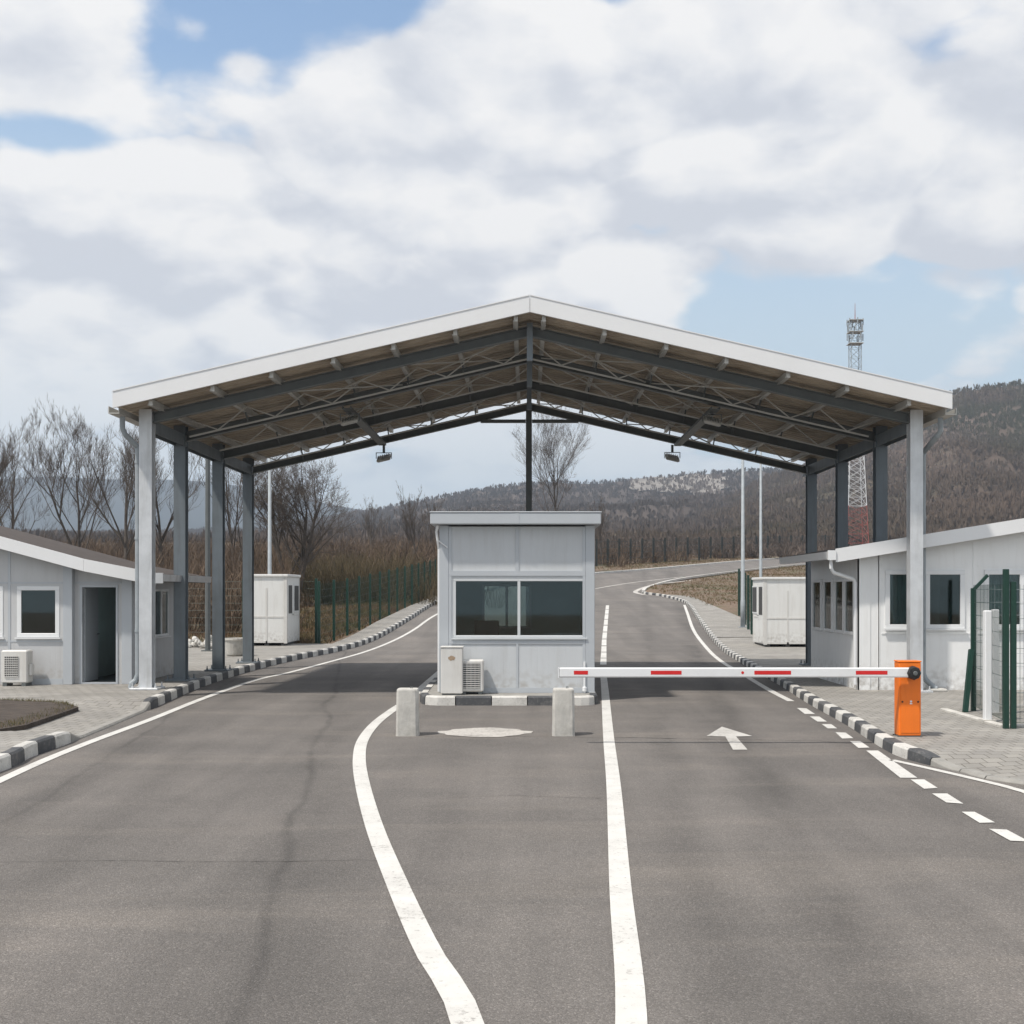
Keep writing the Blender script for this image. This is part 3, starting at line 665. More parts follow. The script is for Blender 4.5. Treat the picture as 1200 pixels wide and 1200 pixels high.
def woods(name, H, count, hmin, hmax, mat_, seed, vlo=.0, vhi=.82, blades=7, umin=None, umax=None, patch=None, tone_fn=None):
    rnd = random.Random(seed); vs, nu, nv = H; m = MB()
    k = 0
    while k < count:
        # favour the near rows a little less: pick row and column at random
        j = rnd.uniform(vlo, vhi) * nv; i = rnd.uniform(0, nu - .01)
        j0 = int(j); i0 = int(i); a = Vector(vs[j0 * (nu + 1) + i0]); b = Vector(vs[j0 * (nu + 1) + i0 + 1]); c = Vector(vs[(j0 + 1) * (nu + 1) + i0])
        p = a + (b - a) * (i - i0) + (c - a) * (j - j0)
        u = CX + p.x * FPX / p.y
        if u < -60 or u > 1260: 
            if rnd.random() < .8: continue
        k += 1
        n1 = fb(p.x * .012, p.y * .012, seed + 3, 4)
        tone = .5 + .30 * n1 + rnd.uniform(-.05, .05)
        if patch and patch(u, p) : 
            if rnd.random() < .55: continue
            tone = .92
        tone = min(.99, max(.01, tone)); hh = rnd.uniform(hmin, hmax) * (1 + .3 * n1)
        wv = hh * rnd.uniform(.32, .5)
        if tone_fn: tone = min(.99, max(.01, tone_fn(tone, u, p)))
        for q in range(blades):
            an = rnd.uniform(0, 6.283); rr = wv * math.sqrt(rnd.random()); top_ = hh * math.sqrt(max(.05, 1 - (rr / wv) ** 2 * .8)) * rnd.uniform(.8, 1)
            cx0, cy0 = p.x + math.cos(an) * rr, p.y + math.sin(an) * rr
            an2 = rnd.uniform(0, 6.283); w = hh * rnd.uniform(.05, .12); bx, by = math.cos(an2) * w, math.sin(an2) * w; zl = p.z + top_ * rnd.uniform(.0, .4) - .3; zm = p.z + top_ * rnd.uniform(.65, .85); jx, jy = rnd.uniform(-.3, .3), rnd.uniform(-.3, .3)
            m.add([(cx0 - (cx0 - p.x) * .5, cy0 - (cy0 - p.y) * .5, zl), (cx0 + bx, cy0 + by, zm), (cx0 + jx, cy0 + jy, p.z + top_), (cx0 - bx, cy0 - by, zm - .2)], [(0, 1, 2, 3)], 0, min(.99, max(.01, tone + rnd.uniform(-.025, .025))))
    return tag(m.build(name, mat_), kind='stuff')
WM1 = tint_mat('bare_woodland', [(.0, (.040, .042, .040)), (.35, (.070, .058, .050)), (.6, (.105, .082, .068)), (.85, (.15, .122, .105)), (1, (.24, .22, .20))])
WM2 = tint_mat('scrub_woodland', [(.0, (.035, .045, .026)), (.35, (.070, .066, .040)), (.6, (.105, .080, .060)), (.85, (.155, .115, .09)), (1, (.25, .18, .14))])
def clearing(u, p):
    y = CY - (p.z - CZ) * FPX / p.y
    return (738 < u < 850) and (559 + 10 * fb(u * .03, 1) < y < 578 + 10 * fb(u * .02, 5) + (u - 800) * .03) and p.y > 600
w1 = woods('bare_woodland', H1, 26000, 3.0, 5.0, WM1, 11, .0, .83, 8, patch=clearing, tone_fn=lambda t, u, p: t - .25 * min(1, max(0, (p.z - 55) / 40)))
w1['label'] = 'mass of leafless brown woodland covering the middle hill behind the checkpoint'; w1['category'] = 'woodland'
def tone2(t, u, p):
    y = CY - (p.z - CZ) * FPX / p.y
    green = max(0, min(1, (545 - y) / 70)); pink = math.exp(-((u - 1085) / 60) ** 2 - ((y - 535) / 28) ** 2) * .35 + math.exp(-((u - 1160) / 40) ** 2 - ((y - 470) / 10) ** 2) * .25
    return .62 + (t - .5) * .7 - green * .34 + pink
w2 = woods('scrub_woodland', H2, 22000, 2.2, 4.2, WM2, 12, .0, .83, 8, tone_fn=tone2)
w2['label'] = 'green and brown scrub covering the steep hill on the right'; w2['category'] = 'woodland'
# pale cleared slope on the middle hill
vs_, nu_, nv_ = H1; m = MB()
for j in range(nv_):
    for i in range(nu_):
        ids = [j * (nu_ + 1) + i, j * (nu_ + 1) + i + 1, (j + 1) * (nu_ + 1) + i + 1, (j + 1) * (nu_ + 1) + i]
        c = sum((Vector(vs_[q]) for q in ids), Vector()) / 4
        if clearing(CX + c.x * FPX / c.y, c): m.add([(vs_[q][0], vs_[q][1], vs_[q][2] + 1.0) for q in ids], [(0, 1, 2, 3)])
if m.f: struct(m.build('hillside_clearing', mat('pale_rock', (.21, .19, .17), .95, 0, .35, .05)))

# ------------------------------------------------------------------ bare trees
def grow(rnd, height, spread, levels, trunk_r, lean=0.0, up=.55, stems=1, dens=1.0):
    tr = MB(); cr = MB()
    def branch(p, d, L_, r, lev):
        n = 4 if lev < 3 else 3; pts = [p.copy()]; q = p.copy(); dd_ = d.copy()
        for k in range(n):
            dd_ = (dd_ + Vector((rnd.uniform(-1, 1), rnd.uniform(-1, 1), rnd.uniform(-.5, 1) * .9)) * (.10 + .045 * lev) + Vector((0, 0, .05 * up * lev))).normalized()
            q = q + dd_ * (L_ / n); pts.append(q.copy())
        taper = .35 if lev < levels else .4
        rs = [r * (1 - (1 - taper) * k / n) for k in range(n + 1)]
        (tr if lev <= 1 else cr).tube(pts, rs, 7 if lev == 0 else (5 if lev == 1 else 3), caps=False)
        if lev >= levels: return
        cnt = [9, 7, 7, 6, 4][min(lev, 4)]; cnt = max(2, int(cnt * dens + rnd.uniform(-.5, .9)))
        for c in range(cnt):
            f = rnd.uniform(.28 if lev == 0 else .15, 1.0) if c else 1.0
            k = min(int(f * n), n - 1); bp = pts[k] + (pts[k + 1] - pts[k]) * (f * n - k)
            ax = (pts[k + 1] - pts[k]).normalized(); az = rnd.uniform(0, 6.283)
            side = ax.orthogonal().normalized(); side = Matrix.Rotation(az, 3, ax) @ side
            ang = R(rnd.uniform(24, 52)) * spread * (.5 if c == 0 else 1)
            nd = (ax * math.cos(ang) + side * math.sin(ang)).normalized(); nd = (nd + Vector((0, 0, .22 * up))).normalized()
            L2 = L_ * rnd.uniform(.42, .66) * (1.12 - .45 * f) * (1.25 if lev == 0 else 1)
            branch(bp, nd, L2, max(r * (1 - .6 * f) * rnd.uniform(.42, .62), .006), lev + 1)
    for s_ in range(stems):
        a = rnd.uniform(0, 6.283); ln = lean if stems == 1 else rnd.uniform(.12, .32)
        branch(Vector((math.cos(a) * .1 * (stems > 1), math.sin(a) * .1 * (stems > 1), -.15)), Vector((math.cos(a) * ln, math.sin(a) * ln, 1)).normalized(), height * .62, trunk_r, 0)
    return tr, cr
def make_tree(name, label, loc, seed, height, spread=1, levels=4, r=.16, mat2=TWIG, stems=1, up=.55, dens=1.0, group=None, bark=BARK):
    rnd = random.Random(seed); tr, cr = grow(rnd, height, spread, levels, r, .05, up, stems, dens)
    t = thing(name, label, 'tree', loc, group)
    tr.build('trunk', bark, t, True); cr.build('crown', mat2, t, True); return t
def place(px, Y): x = (px - CX) * Y / FPX; return (x, Y, gz(x, Y))
GT = 'bare trees beyond the fences'
tA = make_tree('bare_tree', 'bare tree with fanned branches at the left picture edge above the low grey building', place(8, 62), 21, 10.4, 1.0, 4, .125, TWIG, 1, group=GT)
tB = make_tree('bare_tree', 'double-stemmed bare tree with slender upright branches between the left edge and the downpipe', place(104, 66), 5, 10.8, .9, 4, .11, TWIG, 2, .8, group=GT)
tC = make_tree('bare_tree', 'upright bare tree rising right beside the galvanised downpipe on the left', place(146, 58), 33, 10.0, .85, 4, .13, TWIG, 1, .8, 1.15, group=GT)
tD = make_tree('bare_tree', 'broad bare tree with arching branches right of the pale pole behind the left kiosk', place(345, 62), 12, 8.4, 1.2, 4, .16, TWIG, 3, .35, 1.15, group=GT)
tE = make_tree('bare_tree', 'thin bare tree with paired straight stems seen above the booth roof', place(657, 105), 41, 14.8, .92, 4, .14, TWIG, 1, .5, 1.25, group=GT)
tF = make_tree('bare_tree', 'small slender bare tree standing behind the green fence left of the booth', place(484, 96), 17, 7.2, .8, 4, .11, TWIG, 1, .9, group=GT)
dup(tC, place(192, 70), 'bare tree seen between the first and second left canopy columns', GT, 2.6)
dup(tB, place(272, 70), 'bare tree seen between the third and rearmost left canopy columns', GT, 4.0)
dup(tC, place(-28, 66), 'bare tree cut by the left border of the picture', GT, 4.4)
dup(tF, place(706, 128), 'small brown bare tree just right of the booth roof', GT, 1.2)
dup(tF, place(505, 120), 'faint bare treetop close to the left wall of the booth', GT, 3.2)
dup(tF, place(432, 130), 'small bare tree standing out above the brown slope right of the arching tree', GT, 5.0)
# thickets: nobody could count their stems
def thicket(name, label, spots, mat_, seed, twigs=26, w=.018):
    rnd = random.Random(seed); m = MB()
    for (px, Y, hh, wd) in spots:
        x = (px - CX) * Y / FPX; z = gz(x, Y); base = Vector((x, Y, z - .05)); tone = rnd.uniform(.2, .8)
        for k in range(twigs):
            an = rnd.uniform(0, 6.283); rr = wd * math.sqrt(rnd.random()); hk = hh * rnd.uniform(.45, 1)
            b0 = base + Vector((math.cos(an) * rr * .35, math.sin(an) * rr * .35, 0)); tip = base + Vector((math.cos(an) * rr * 1.1, math.sin(an) * rr * 1.1, hk))
            midp = b0 * .45 + tip * .55 + Vector((rnd.uniform(-.2, .2), rnd.uniform(-.2, .2), hk * .12)); a2 = rnd.uniform(0, 3.14); s_ = Vector((math.cos(a2) * w, math.sin(a2) * w, 0))
            tt = min(.98, max(.02, tone + rnd.uniform(-.2, .2)))
            m.add([b0 - s_, b0 + s_, midp + s_ * .8, midp - s_ * .8, tip], [(0, 1, 2, 3), (3, 2, 4)], 0, tt)
            for e in range(5):
                f = rnd.uniform(.35, .95); o = b0.lerp(tip, f); a3 = rnd.uniform(0, 6.283); ln = hk * rnd.uniform(.12, .3); t2 = o + Vector((math.cos(a3) * ln * .6, math.sin(a3) * ln * .6, ln * .8))
                m.add([o - s_ * .6, o + s_ * .6, t2], [(0, 1, 2)], 0, tt)
    o = m.build(name, mat_); tag(o, label, 'thicket', kind='stuff'); return o
rb = random.Random(3)
TH1 = tint_mat('brown_thicket', [(0, (.055, .040, .030)), (.5, (.115, .082, .058)), (1, (.19, .14, .10))])
TH3 = tint_mat('grey_brown_thicket', [(0, (.075, .060, .050)), (.5, (.115, .090, .074)), (1, (.165, .13, .108))])
TH2 = tint_mat('olive_thicket', [(0, (.050, .045, .026)), (.5, (.098, .078, .046)), (1, (.16, .12, .07))])
sp = [(rb.uniform(-60, 340), rb.uniform(44, 80), rb.uniform(1.2, 3.6), rb.uniform(.8, 1.8)) for _ in range(420)]
thicket('brown_thicket', 'dense leafless brown undergrowth beneath the bare trees on the left', sp, TH1, 1)
sp = [(rb.gauss(420, 60), rb.uniform(62, 84), rb.uniform(1.5, 3.0), rb.uniform(.8, 1.8)) for _ in range(190)]
thicket('olive_thicket', 'olive brown bushes behind the green fence posts right of the left kiosk', sp, TH2, 2, 30, .012)
sp = [(rb.uniform(330, 980), rb.uniform(150, 240), rb.uniform(1.2, 3.0), rb.uniform(1.2, 2.6)) for _ in range(800)]
thicket('brown_thicket', 'brown leafless brush at the foot of the hills beyond the far fence', sp, TH3, 5, 22, .06)
sp = [(rb.uniform(690, 1010), rb.uniform(118, 160), rb.uniform(.8, 2.2), rb.uniform(.6, 1.6)) for _ in range(200)]
sp = [s_ for s_ in sp if paved((s_[0] - CX) * s_[1] / FPX, s_[1]) > 3]
thicket('brown_thicket', 'low reddish brown scrub round the distant road fence', sp, TH1, 6, 22, .04)
sp = [(rb.uniform(-420, 520), rb.uniform(84, 150), rb.uniform(1.6, 3.4), rb.uniform(1.2, 2.4)) for _ in range(1150)]
thicket('brown_thicket', 'brown leafless brush between the bare trees and the distant hills on the left', sp, TH1, 8, 24, .035)
# dry grass on the verges
def grass(name, label, area, count, seed, mat_, hh=(.08, .28), w=.012):
    rnd = random.Random(seed); m = MB(); k = 0; tries = 0
    while k < count and tries < count * 30:
        tries += 1; x, y = area(rnd)
        if paved(x, y) < .12: continue
        k += 1; z = gz(x, y); tone = min(.99, max(.01, .5 + .55 * fb(x * .3, y * .3, 8, 3) + rnd.uniform(-.2, .2)))
        for q in range(4):
            a = rnd.uniform(0, 6.283); L_ = rnd.uniform(*hh); tip = Vector((x + math.cos(a) * L_ * .6, y + math.sin(a) * L_ * .6, z + L_)); a2 = rnd.uniform(0, 3.14); s_ = Vector((math.cos(a2), math.sin(a2), 0)) * w
            o = Vector((x + rnd.uniform(-.05, .05), y + rnd.uniform(-.05, .05), z - .02)); m.add([o - s_, o + s_, tip], [(0, 1, 2)], 0, tone)
    o = m.build(name, mat_); tag(o, label, 'grass', kind='stuff'); return o
GR = tint_mat('dry_grass', [(0, (.060, .072, .026)), (.35, (.12, .10, .048)), (.65, (.17, .115, .068)), (1, (.13, .075, .05))])
def area1(r_):
    Y = r_.uniform(40.5, 82); return (xat(EDGEL, max(Y, 40.5), -6) - abs(r_.gauss(0, 3.0)), Y)
grass('dry_grass', 'dry grass and leaf litter along the foot of the left green fence', area1, 9000, 1, GR, (.06, .3), .016)
grass('dry_grass', 'dry reddish grass on the verge inside the bend of the road', lambda r_: (r_.uniform(8, 48), r_.uniform(62, 150)), 26000, 2, GR, (.04, .17), .014)
grass('dry_grass', 'dry grass along the far side of the distant road', lambda r_: (r_.uniform(-10, 60), r_.uniform(100, 190)), 9000, 3, GR, (.08, .25), .02)
# sparse grass round the soil bed
rnd = random.Random(9); m = MB()
for k in range(1500):
    t = rnd.random(); i = rnd.randrange(len(bp_) - 1); a, b = bp_[i], bp_[i + 1]; x = a[0] + (b[0] - a[0]) * t; y = a[1] + (b[1] - a[1]) * t
    f = rnd.uniform(.86, .99); x = cx_ + (x - cx_) * f; y = cy_ + (y - cy_) * f; L_ = rnd.uniform(.02, .06); an = rnd.uniform(0, 6.28)
    m.add([(x - .004, y, LZ), (x + .004, y, LZ), (x + math.cos(an) * L_ * .6, y + math.sin(an) * L_ * .6, LZ + .02 + L_)], [(0, 1, 2)], 0, rnd.random() * .6)
tag(m.build('short_grass', GR), 'short green and dry grass fringing the bare soil bed on the left', 'grass', kind='stuff')

# ------------------------------------------------------------------ canopy
SL = .23
XL, XR, RX = -6.985, 7.15, .06
RIDGE_T = 7.19                                     # top of the fascia at the ridge
def zt(x, top): return top - abs(x - RX) * SL
FY = [22.0, 24.15, 27.1, 30.0]; YF, YB_ = 21.2, 30.6
can = thing('steel_canopy', 'wide pitched steel canopy with white fascia spanning both lanes on tall grey columns', 'canopy', (0, 25.9, 0))
def cp(mbb, name, mats, parent=None, smooth=False):
    o = mbb.build(name, mats, parent or can, smooth)
    if parent is None: o.location = (0, -25.9, 0)
    return o
EL, ER = -7.33, 7.54
# column (H section: two flanges and a web), front pair paler
for side, X in ((-1, XL), (1, XR)):
    for k, Y in enumerate(FY):
        w = .235; zb = LZ if side < 0 else RZ
        zc = zt(X, 6.93) - .02; m = MB()
        m.box(X - w / 2, X + w / 2, Y - .11, Y - .095, zb + .03, zc); m.box(X - w / 2, X + w / 2, Y + .095, Y + .11, zb + .03, zc)
        m.box(X - .006, X + .006, Y - .094, Y + .094, zb + .03, zc)
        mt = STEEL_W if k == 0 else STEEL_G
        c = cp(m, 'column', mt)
        if k == 0: c['label'] = 'pale galvanised front column'
        b = MB(); b.box(X - .26, X + .26, Y - .24, Y + .24, zb, zb + .035, bev=.004)
        for dx in (-.21, .21):
            for dy in (-.19, .19): b.lathe([(.022, 0), (.022, .03), (.012, .031), (.012, .085)], (X + dx, Y + dy, zb + .034), 6)
        o = b.build('base_plate', mt, c)
# rafters (I sections) and king posts
for k, Y in enumerate(FY):
    bot = (6.64, 6.57, 6.54, 6.50)[k]; top = bot + .19; m = MB()
    for (xa, xb) in ((XL + .12, RX), (RX, XR - .12)):
        for (t0, t1, hw) in ((top, top - .018, .075), (top - .018, bot + .018, .006), (bot + .018, bot, .075)):
            vs = [(x, Y + s_ * hw, zt(x, z_)) for x in (xa, xb) for s_ in (-1, 1) for z_ in (t1, t0)]
            m.add(vs, [(0, 1, 3, 2), (4, 6, 7, 5), (0, 4, 5, 1), (2, 3, 7, 6), (1, 5, 7, 3), (0, 2, 6, 4)])
    for s_ in (-1, 1):           # fly braces from the rafter foot up to each purlin
        for off in (1.33, 2.43, 3.5, 4.6, 5.65):
            x = RX + s_ * off
            for d in ((-1, 1) if 0 < k < 3 else ((1,) if k == 0 else (-1,))): m.bar((x, Y + d * .02, zt(x, bot + .02)), (x, Y + d * .42, zt(x, 6.83)), .028)
    r_ = cp(m, 'rafter', STEEL_D)
    if k < 3:
        m = MB(); m.box(RX - .055, RX + .055, Y - .16, Y - .08, (6.17, 6.06, 6.05)[k], 6.86); cp(m, 'king_post', STEEL_G)
m = MB(); m.box(RX - .075, RX + .075, FY[3] - .15, FY[3] - .085, .15, 6.57); m.box(RX - .075, RX + .075, FY[3] + .02, FY[3] + .075, .15, 6.57); m.box(RX - .02, RX + .02, FY[3] - .084, FY[3] + .019, .15, 6.57)
cp(m, 'centre_post', STEEL_D)
m = MB(); m.box(-1.15, RX - .08, FY[3] - .12, FY[3] - .03, 6.17, 6.25); m.box(RX + .08, 1.3, FY[3] - .12, FY[3] - .03, 6.17, 6.25); cp(m, 'tie_beam', STEEL_D)
# purlins along the depth
for s_ in (-1, 1):
    for off in (.25, 1.33, 2.43, 3.5, 4.6, 5.65, 6.75):
        x = RX + s_ * off; m = MB(); z1 = zt(x, 6.925); z0_ = zt(x, 6.80)
        m.box(x - .035, x + .035, YF + .06, YB_ - .02, z0_ + .012, z1); m.box(x - .05, x - .03, YF + .06, YB_ - .02, z0_ + .012, z0_ + .03); cp(m, 'purlin', STEEL_P)
# roof deck with shallow ribs across, one sheet per slope
for s_, xe in ((-1, EL + .02), (1, ER - .02)):
    m = MB(); yy = YF + .03; vs = []; fs = []; i = 0; prof = []
    while yy < YB_ - .01:
        prof += [(yy, 0), (yy + .17, 0), (yy + .19, .055), (yy + .23, .055)]; yy += .25
    for (y, d) in prof:
        for x in (RX, xe): vs.append((x, y, zt(x, 6.93 + d * .8)))
        for x in (RX, xe): vs.append((x, y, zt(x, 7.02)))
    for j in range(len(prof) - 1):
        a = j * 4; fs += [(a, a + 1, a + 5, a + 4), (a + 2, a + 6, a + 7, a + 3)]
    fs += [(0, 2, 3, 1), (len(vs) - 4, len(vs) - 3, len(vs) - 1, len(vs) - 2)]
    m.add(vs, fs); cp(m, 'roof_sheet', DECK)
    m = MB(); m.add([(RX, YF, zt(RX, 7.04)), (xe, YF, zt(xe, 7.04)), (xe, YB_, zt(xe, 7.04)), (RX, YB_, zt(RX, 7.04)), (RX, YF, zt(RX, 7.16)), (xe, YF, zt(xe, 7.16)), (xe, YB_, zt(xe, 7.16)), (RX, YB_, zt(RX, 7.16))],
                    [(0, 1, 2, 3), (4, 7, 6, 5), (0, 4, 5, 1), (1, 5, 6, 2), (2, 6, 7, 3), (3, 7, 4, 0)]); cp(m, 'roof_cladding', FASCIA)
# bargeboards
for y0_, y1_ in ((YF - .05, YF - .004), (YB_ + .004, YB_ + .03)):
    for (xa, xb) in ((EL, RX - .004), (RX + .004, ER)):
        m = MB()
        m.prism([(xa, zt(xa, 6.90)), (xb, zt(xb, 6.90)), (xb, zt(xb, 7.185)), (xa, zt(xa, 7.185))], y0_, y1_)
        m.prism([(xa, zt(xa, 7.187)), (xb, zt(xb, 7.187)), (xb, zt(xb, 7.205)), (xa, zt(xa, 7.205))], y0_ - .01, y1_ + .05 if y0_ < 25 else y1_ + .01)
        cp(m, 'bargeboard', FASCIA)
# eaves beam, gutter
for s_, X in ((-1, XL), (1, XR)):
    z_ = zt(X, 6.80); m = MB(); m.box(X - .10, X - .08, FY[0] + .16, FY[3] + .5, z_ - .3, z_ - .07); m.box(X + .08, X + .1, FY[0] + .16, FY[3] + .5, z_ - .3, z_ - .07); m.box(X - .079, X + .079, FY[0] + .16, FY[3] + .5, z_ - .2, z_ - .18); cp(m, 'eaves_beam', STEEL_G)
    xe = EL if s_ < 0 else ER; g = MB(); vs = []
    gp = [(-.10, .12), (-.10, -.01), (.10, -.01), (.10, .10), (.085, .10), (.085, .006), (-.085, .006), (-.085, .12)]
    g.prism([(xe + a * 1.0 + s_ * .03, zt(xe, 6.83) + b) for a, b in gp], YF + .1, YB_); cp(g, 'gutter', STEEL_P)
# downpipes with swan necks
m = MB(); gx = EL - .03; zg = zt(EL, 6.83); Yp = 21.95
m.tube([(gx + .02, Yp - .25, zg), (gx + .02, Yp - .25, zg - .22), (gx + .06, Yp - .24, zg - .32), (-7.16, Yp, zg - .52), (-7.14, Yp, zg - .62), (-7.14, Yp, .42), (-7.18, Yp, .32), (-7.25, Yp - .03, .25), (-7.26, Yp - .04, .17)], .05, 12)
for z_ in (1.2, 2.9, 4.3): m.tube([(-7.14, Yp, z_), (-7.14, Yp, z_ + .05)], .06, 12)
cp(m, 'downpipe', GALV, smooth=False)
m = MB(); gx = ER - .02; zg = zt(ER, 6.83); Yp = 22.29
m.tube([(gx, 21.7, zg), (gx, 21.7, zg - .25), (gx - .04, 21.75, zg - .33), (7.42, Yp, zg - .55), (7.40, Yp, zg - .65), (7.40, Yp, .42), (7.44, Yp - .03, .3), (7.53, Yp - .1, .2), (7.6, Yp - .14, .14)], .05, 12)
m.tube([(7.40, Yp, 3.3), (7.40, Yp, 3.35)], .06, 12)
cp(m, 'downpipe', GALV)
m = MB(); m.box(7.35, 7.75, 22.0, 22.3, RZ, RZ + .05, bev=.01); cp(m, 'drain_block', CONC)
# bracing rods in the roof plane: crossed pairs between frames
for (ya, yb) in ((FY[0], FY[1]), (FY[1], FY[2]), (FY[2], FY[3])):
    for xa in (-4.6, -2.4, .3, 2.5):
        xb = xa + 2.1
        for (p, q) in (((xa, ya), (xb, yb)), ((xb, ya), (xa, yb))):
            m = MB(); z1, z2 = zt(p[0], 6.70), zt(q[0], 6.70)
            m.bar((p[0], p[1] + .08, z1), (q[0], q[1] - .08, z2), .024, .024); cp(m, 'brace', STEEL_P)
for Y in (23.4, 25.7, 28.9):
    m = MB()
    for k in range(12):
        x0_ = -6.6 + k * 1.12; x1_ = x0_ + .56; x2_ = x0_ + 1.12
        m.bar((x0_, Y, zt(x0_, 6.84)), (x1_, Y, zt(x1_, 6.52)), .022); m.bar((x1_, Y, zt(x1_, 6.52)), (x2_, Y, zt(x2_, 6.84)), .022)
    for (xa, xb) in ((-6.6, RX - .02), (RX + .02, 6.7)): m.bar((xa, Y, zt(xa, 6.51)), (xb, Y, zt(xb, 6.51)), .03)
    cp(m, 'lattice_truss', STEEL_P)
# cable trays
for X in (-3.6, 3.78):
    m = MB(); zz_ = zt(X, 6.50); m.box(X - .09, X + .09, FY[1] - .3, FY[3] - .1, zz_ - .06, zz_ - .045); m.box(X - .09, X - .075, FY[1] - .3, FY[3] - .1, zz_ - .045, zz_ - .001); m.box(X + .075, X + .09, FY[1] - .3, FY[3] - .1, zz_ - .045, zz_ - .001)
    cp(m, 'cable_tray', STEEL_D)
# floodlights hanging from the trays
def floodlight(X, Y, label, drop=.22):
    zz_ = zt(X, 6.50); t = thing('floodlight', label, 'light', (X, Y, zz_), 'floodlights under the canopy')
    m = MB(); m.box(-.03, .03, -.02, .02, -drop, -.02); m.box(-.20, -.185, -.02, .02, -drop - .14, -drop); m.box(.185, .20, -.02, .02, -drop - .14, -drop); m.box(-.2, .2, -.02, .02, -drop, -drop + .015); m.build('bracket', STEEL_D, t)
    M = Matrix.Translation((0, 0, -drop - .12)) @ Matrix.Rotation(R(28), 4, 'X') @ Matrix.Rotation(R(-14 if X < 0 else 14), 4, 'Y')
    m = MB(); m.box(-.18, .18, -.14, .14, -.045, .03, M=M, bev=.02)
    for k in range(6): m.box(-.15 + k * .055, -.14 + k * .055, -.12, .12, .031, .06, M=M)
    m.build('housing', STEEL_P, t); m = MB(); m.box(-.15, .15, -.11, .11, -.052, -.046, M=M); m.build('lens', UPVC, t); return t
floodlight(-3.6, 30.15, 'floodlight hanging under the rear edge of the canopy, left of the centre post')
floodlight(3.68, 30.15, 'floodlight hanging under the rear edge of the canopy, right of the centre post')
floodlight(-3.6, 24.35, 'floodlight on the left cable tray up at the second roof beam', .1)
floodlight(3.78, 24.35, 'floodlight on the right cable tray up at the second roof beam', .1)

# ------------------------------------------------------------------ walls with openings
def wall_x(m, x0, x1, y0, y1, ztop, zb, holes):
    """wall running along X between y0 and y1; ztop(x); holes (xa, xb, za, zb)"""
    cuts = sorted({x0, x1} | {c for hh in holes for c in hh[:2]})
    for a, b in zip(cuts, cuts[1:]):
        hs = sorted([hh for hh in holes if hh[0] <= a + 1e-6 and hh[1] >= b - 1e-6], key=lambda q: q[2])
        z = zb
        for hh in hs:
            if hh[2] > z: m.prism([(a, z), (b, z), (b, hh[2]), (a, hh[2])], y0, y1)
            z = hh[3]
        m.prism([(a, z), (b, z), (b, ztop(b)), (a, ztop(a))], y0, y1)
def window(parent, x0, x1, z0, z1, Y, fw=.055, mull=(), off=(0, 0, 0), label=None, rail=None, fm=UPVC, side=None):
    """window set in a wall facing -Y (or facing +-X when side is given)"""
    m = MB()
    m.box(x0, x1, -.03, .03, z0, z0 + fw, bev=.006); m.box(x0, x1, -.03, .03, z1 - fw, z1, bev=.006)
    m.box(x0, x0 + fw, -.029, .029, z0 + fw, z1 - fw); m.box(x1 - fw, x1, -.029, .029, z0 + fw, z1 - fw)
    for q in mull: m.box(q - fw * .55, q + fw * .55, -.028, .028, z0 + fw, z1 - fw)
    if rail: m.box(x0 + fw, x1 - fw, -.027, .027, rail - .02, rail + .02)
    m.box(x0 - .03, x1 + .03, -.07, -.031, z0 - .025, z0 - .002)
    w = m.build('window', fm, parent)
    if side is None: w.location = Vector((0, Y, 0)) - Vector(off)
    else: w.location = Vector((side, Y, 0)) - Vector(off); w.rotation_euler = (0, 0, R(90))
    xs_ = [x0 + fw] + sorted(mull) + [x1 - fw]
    g = MB()
    for a, b in zip(xs_, xs_[1:]): g.box(a + (fw * .55 if a in mull else 0) , b - (fw * .55 if b in mull else 0), -.006, .006, z0 + fw, z1 - fw)
    g.build('pane', GLASS, w)
    return w

# ------------------------------------------------------------------ booth
BY = 21.2; bx0, bx1 = -1.545, 1.21; BD = 3.0; O = (0, BY, 0)
booth = thing('control_booth', 'grey panelled control booth with two wide dark windows on the island in the middle', 'booth', O)
def bp2(m, name, mats, parent=booth, smooth=False):
    o = m.build(name, mats, parent, smooth)
    if parent is booth: o.location = -Vector(O)
    return o
zb = .15; wz0, wz1, wx0, wx1 = 1.125, 2.175, -1.30, 1.045
m = MB(); holes = [(wx0, wx1, wz0, wz1)]
wall_x(m, bx0 + .17, bx1 - .17, BY, BY + .08, lambda x: 3.1, zb, holes)
m.box(bx0 + .02, bx0 + .1, BY + .16, BY + BD, zb, 3.1); m.box(bx1 - .1, bx1 - .02, BY + .16, BY + BD, zb, 3.1)
wall_x(m, bx0 + .1, bx1 - .1, BY + BD - .08, BY + BD, lambda x: 3.1, zb, [(-.9, .1, 1.2, 2.1)])
bp2(m, 'wall', GREYP)
m = MB()      # corner posts and trim
for xa in (bx0, bx1 - .165): m.box(xa, xa + .165, BY - .015, BY + .15, zb, 3.12, bev=.008)
m.box(bx0 + .166, bx1 - .166, BY - .012, BY - .001, zb, zb + .09); 
for z_ in (2.225, 1.02): m.box(bx0 + .166, bx1 - .166, BY - .016, BY - .001, z_, z_ + (.09 if z_ > 2 else .045))
xm = -.165
m.box(xm - .03, xm + .03, BY - .013, BY - .001, 2.316, 3.1); m.box(xm - .02, xm + .02, BY - .013, BY - .001, zb + .091, 1.019)
for xa in (bx0 + .166, bx1 - .216): m.box(xa, xa + .05, BY - .014, BY - .001, 2.316, 3.1); m.box(xa, xa + .05, BY - .014, BY - .001, zb + .091, 1.019); m.box(xa, xa + .05, BY - .014, BY - .001, 1.066, 2.224)
bp2(m, 'trim', GREYT)
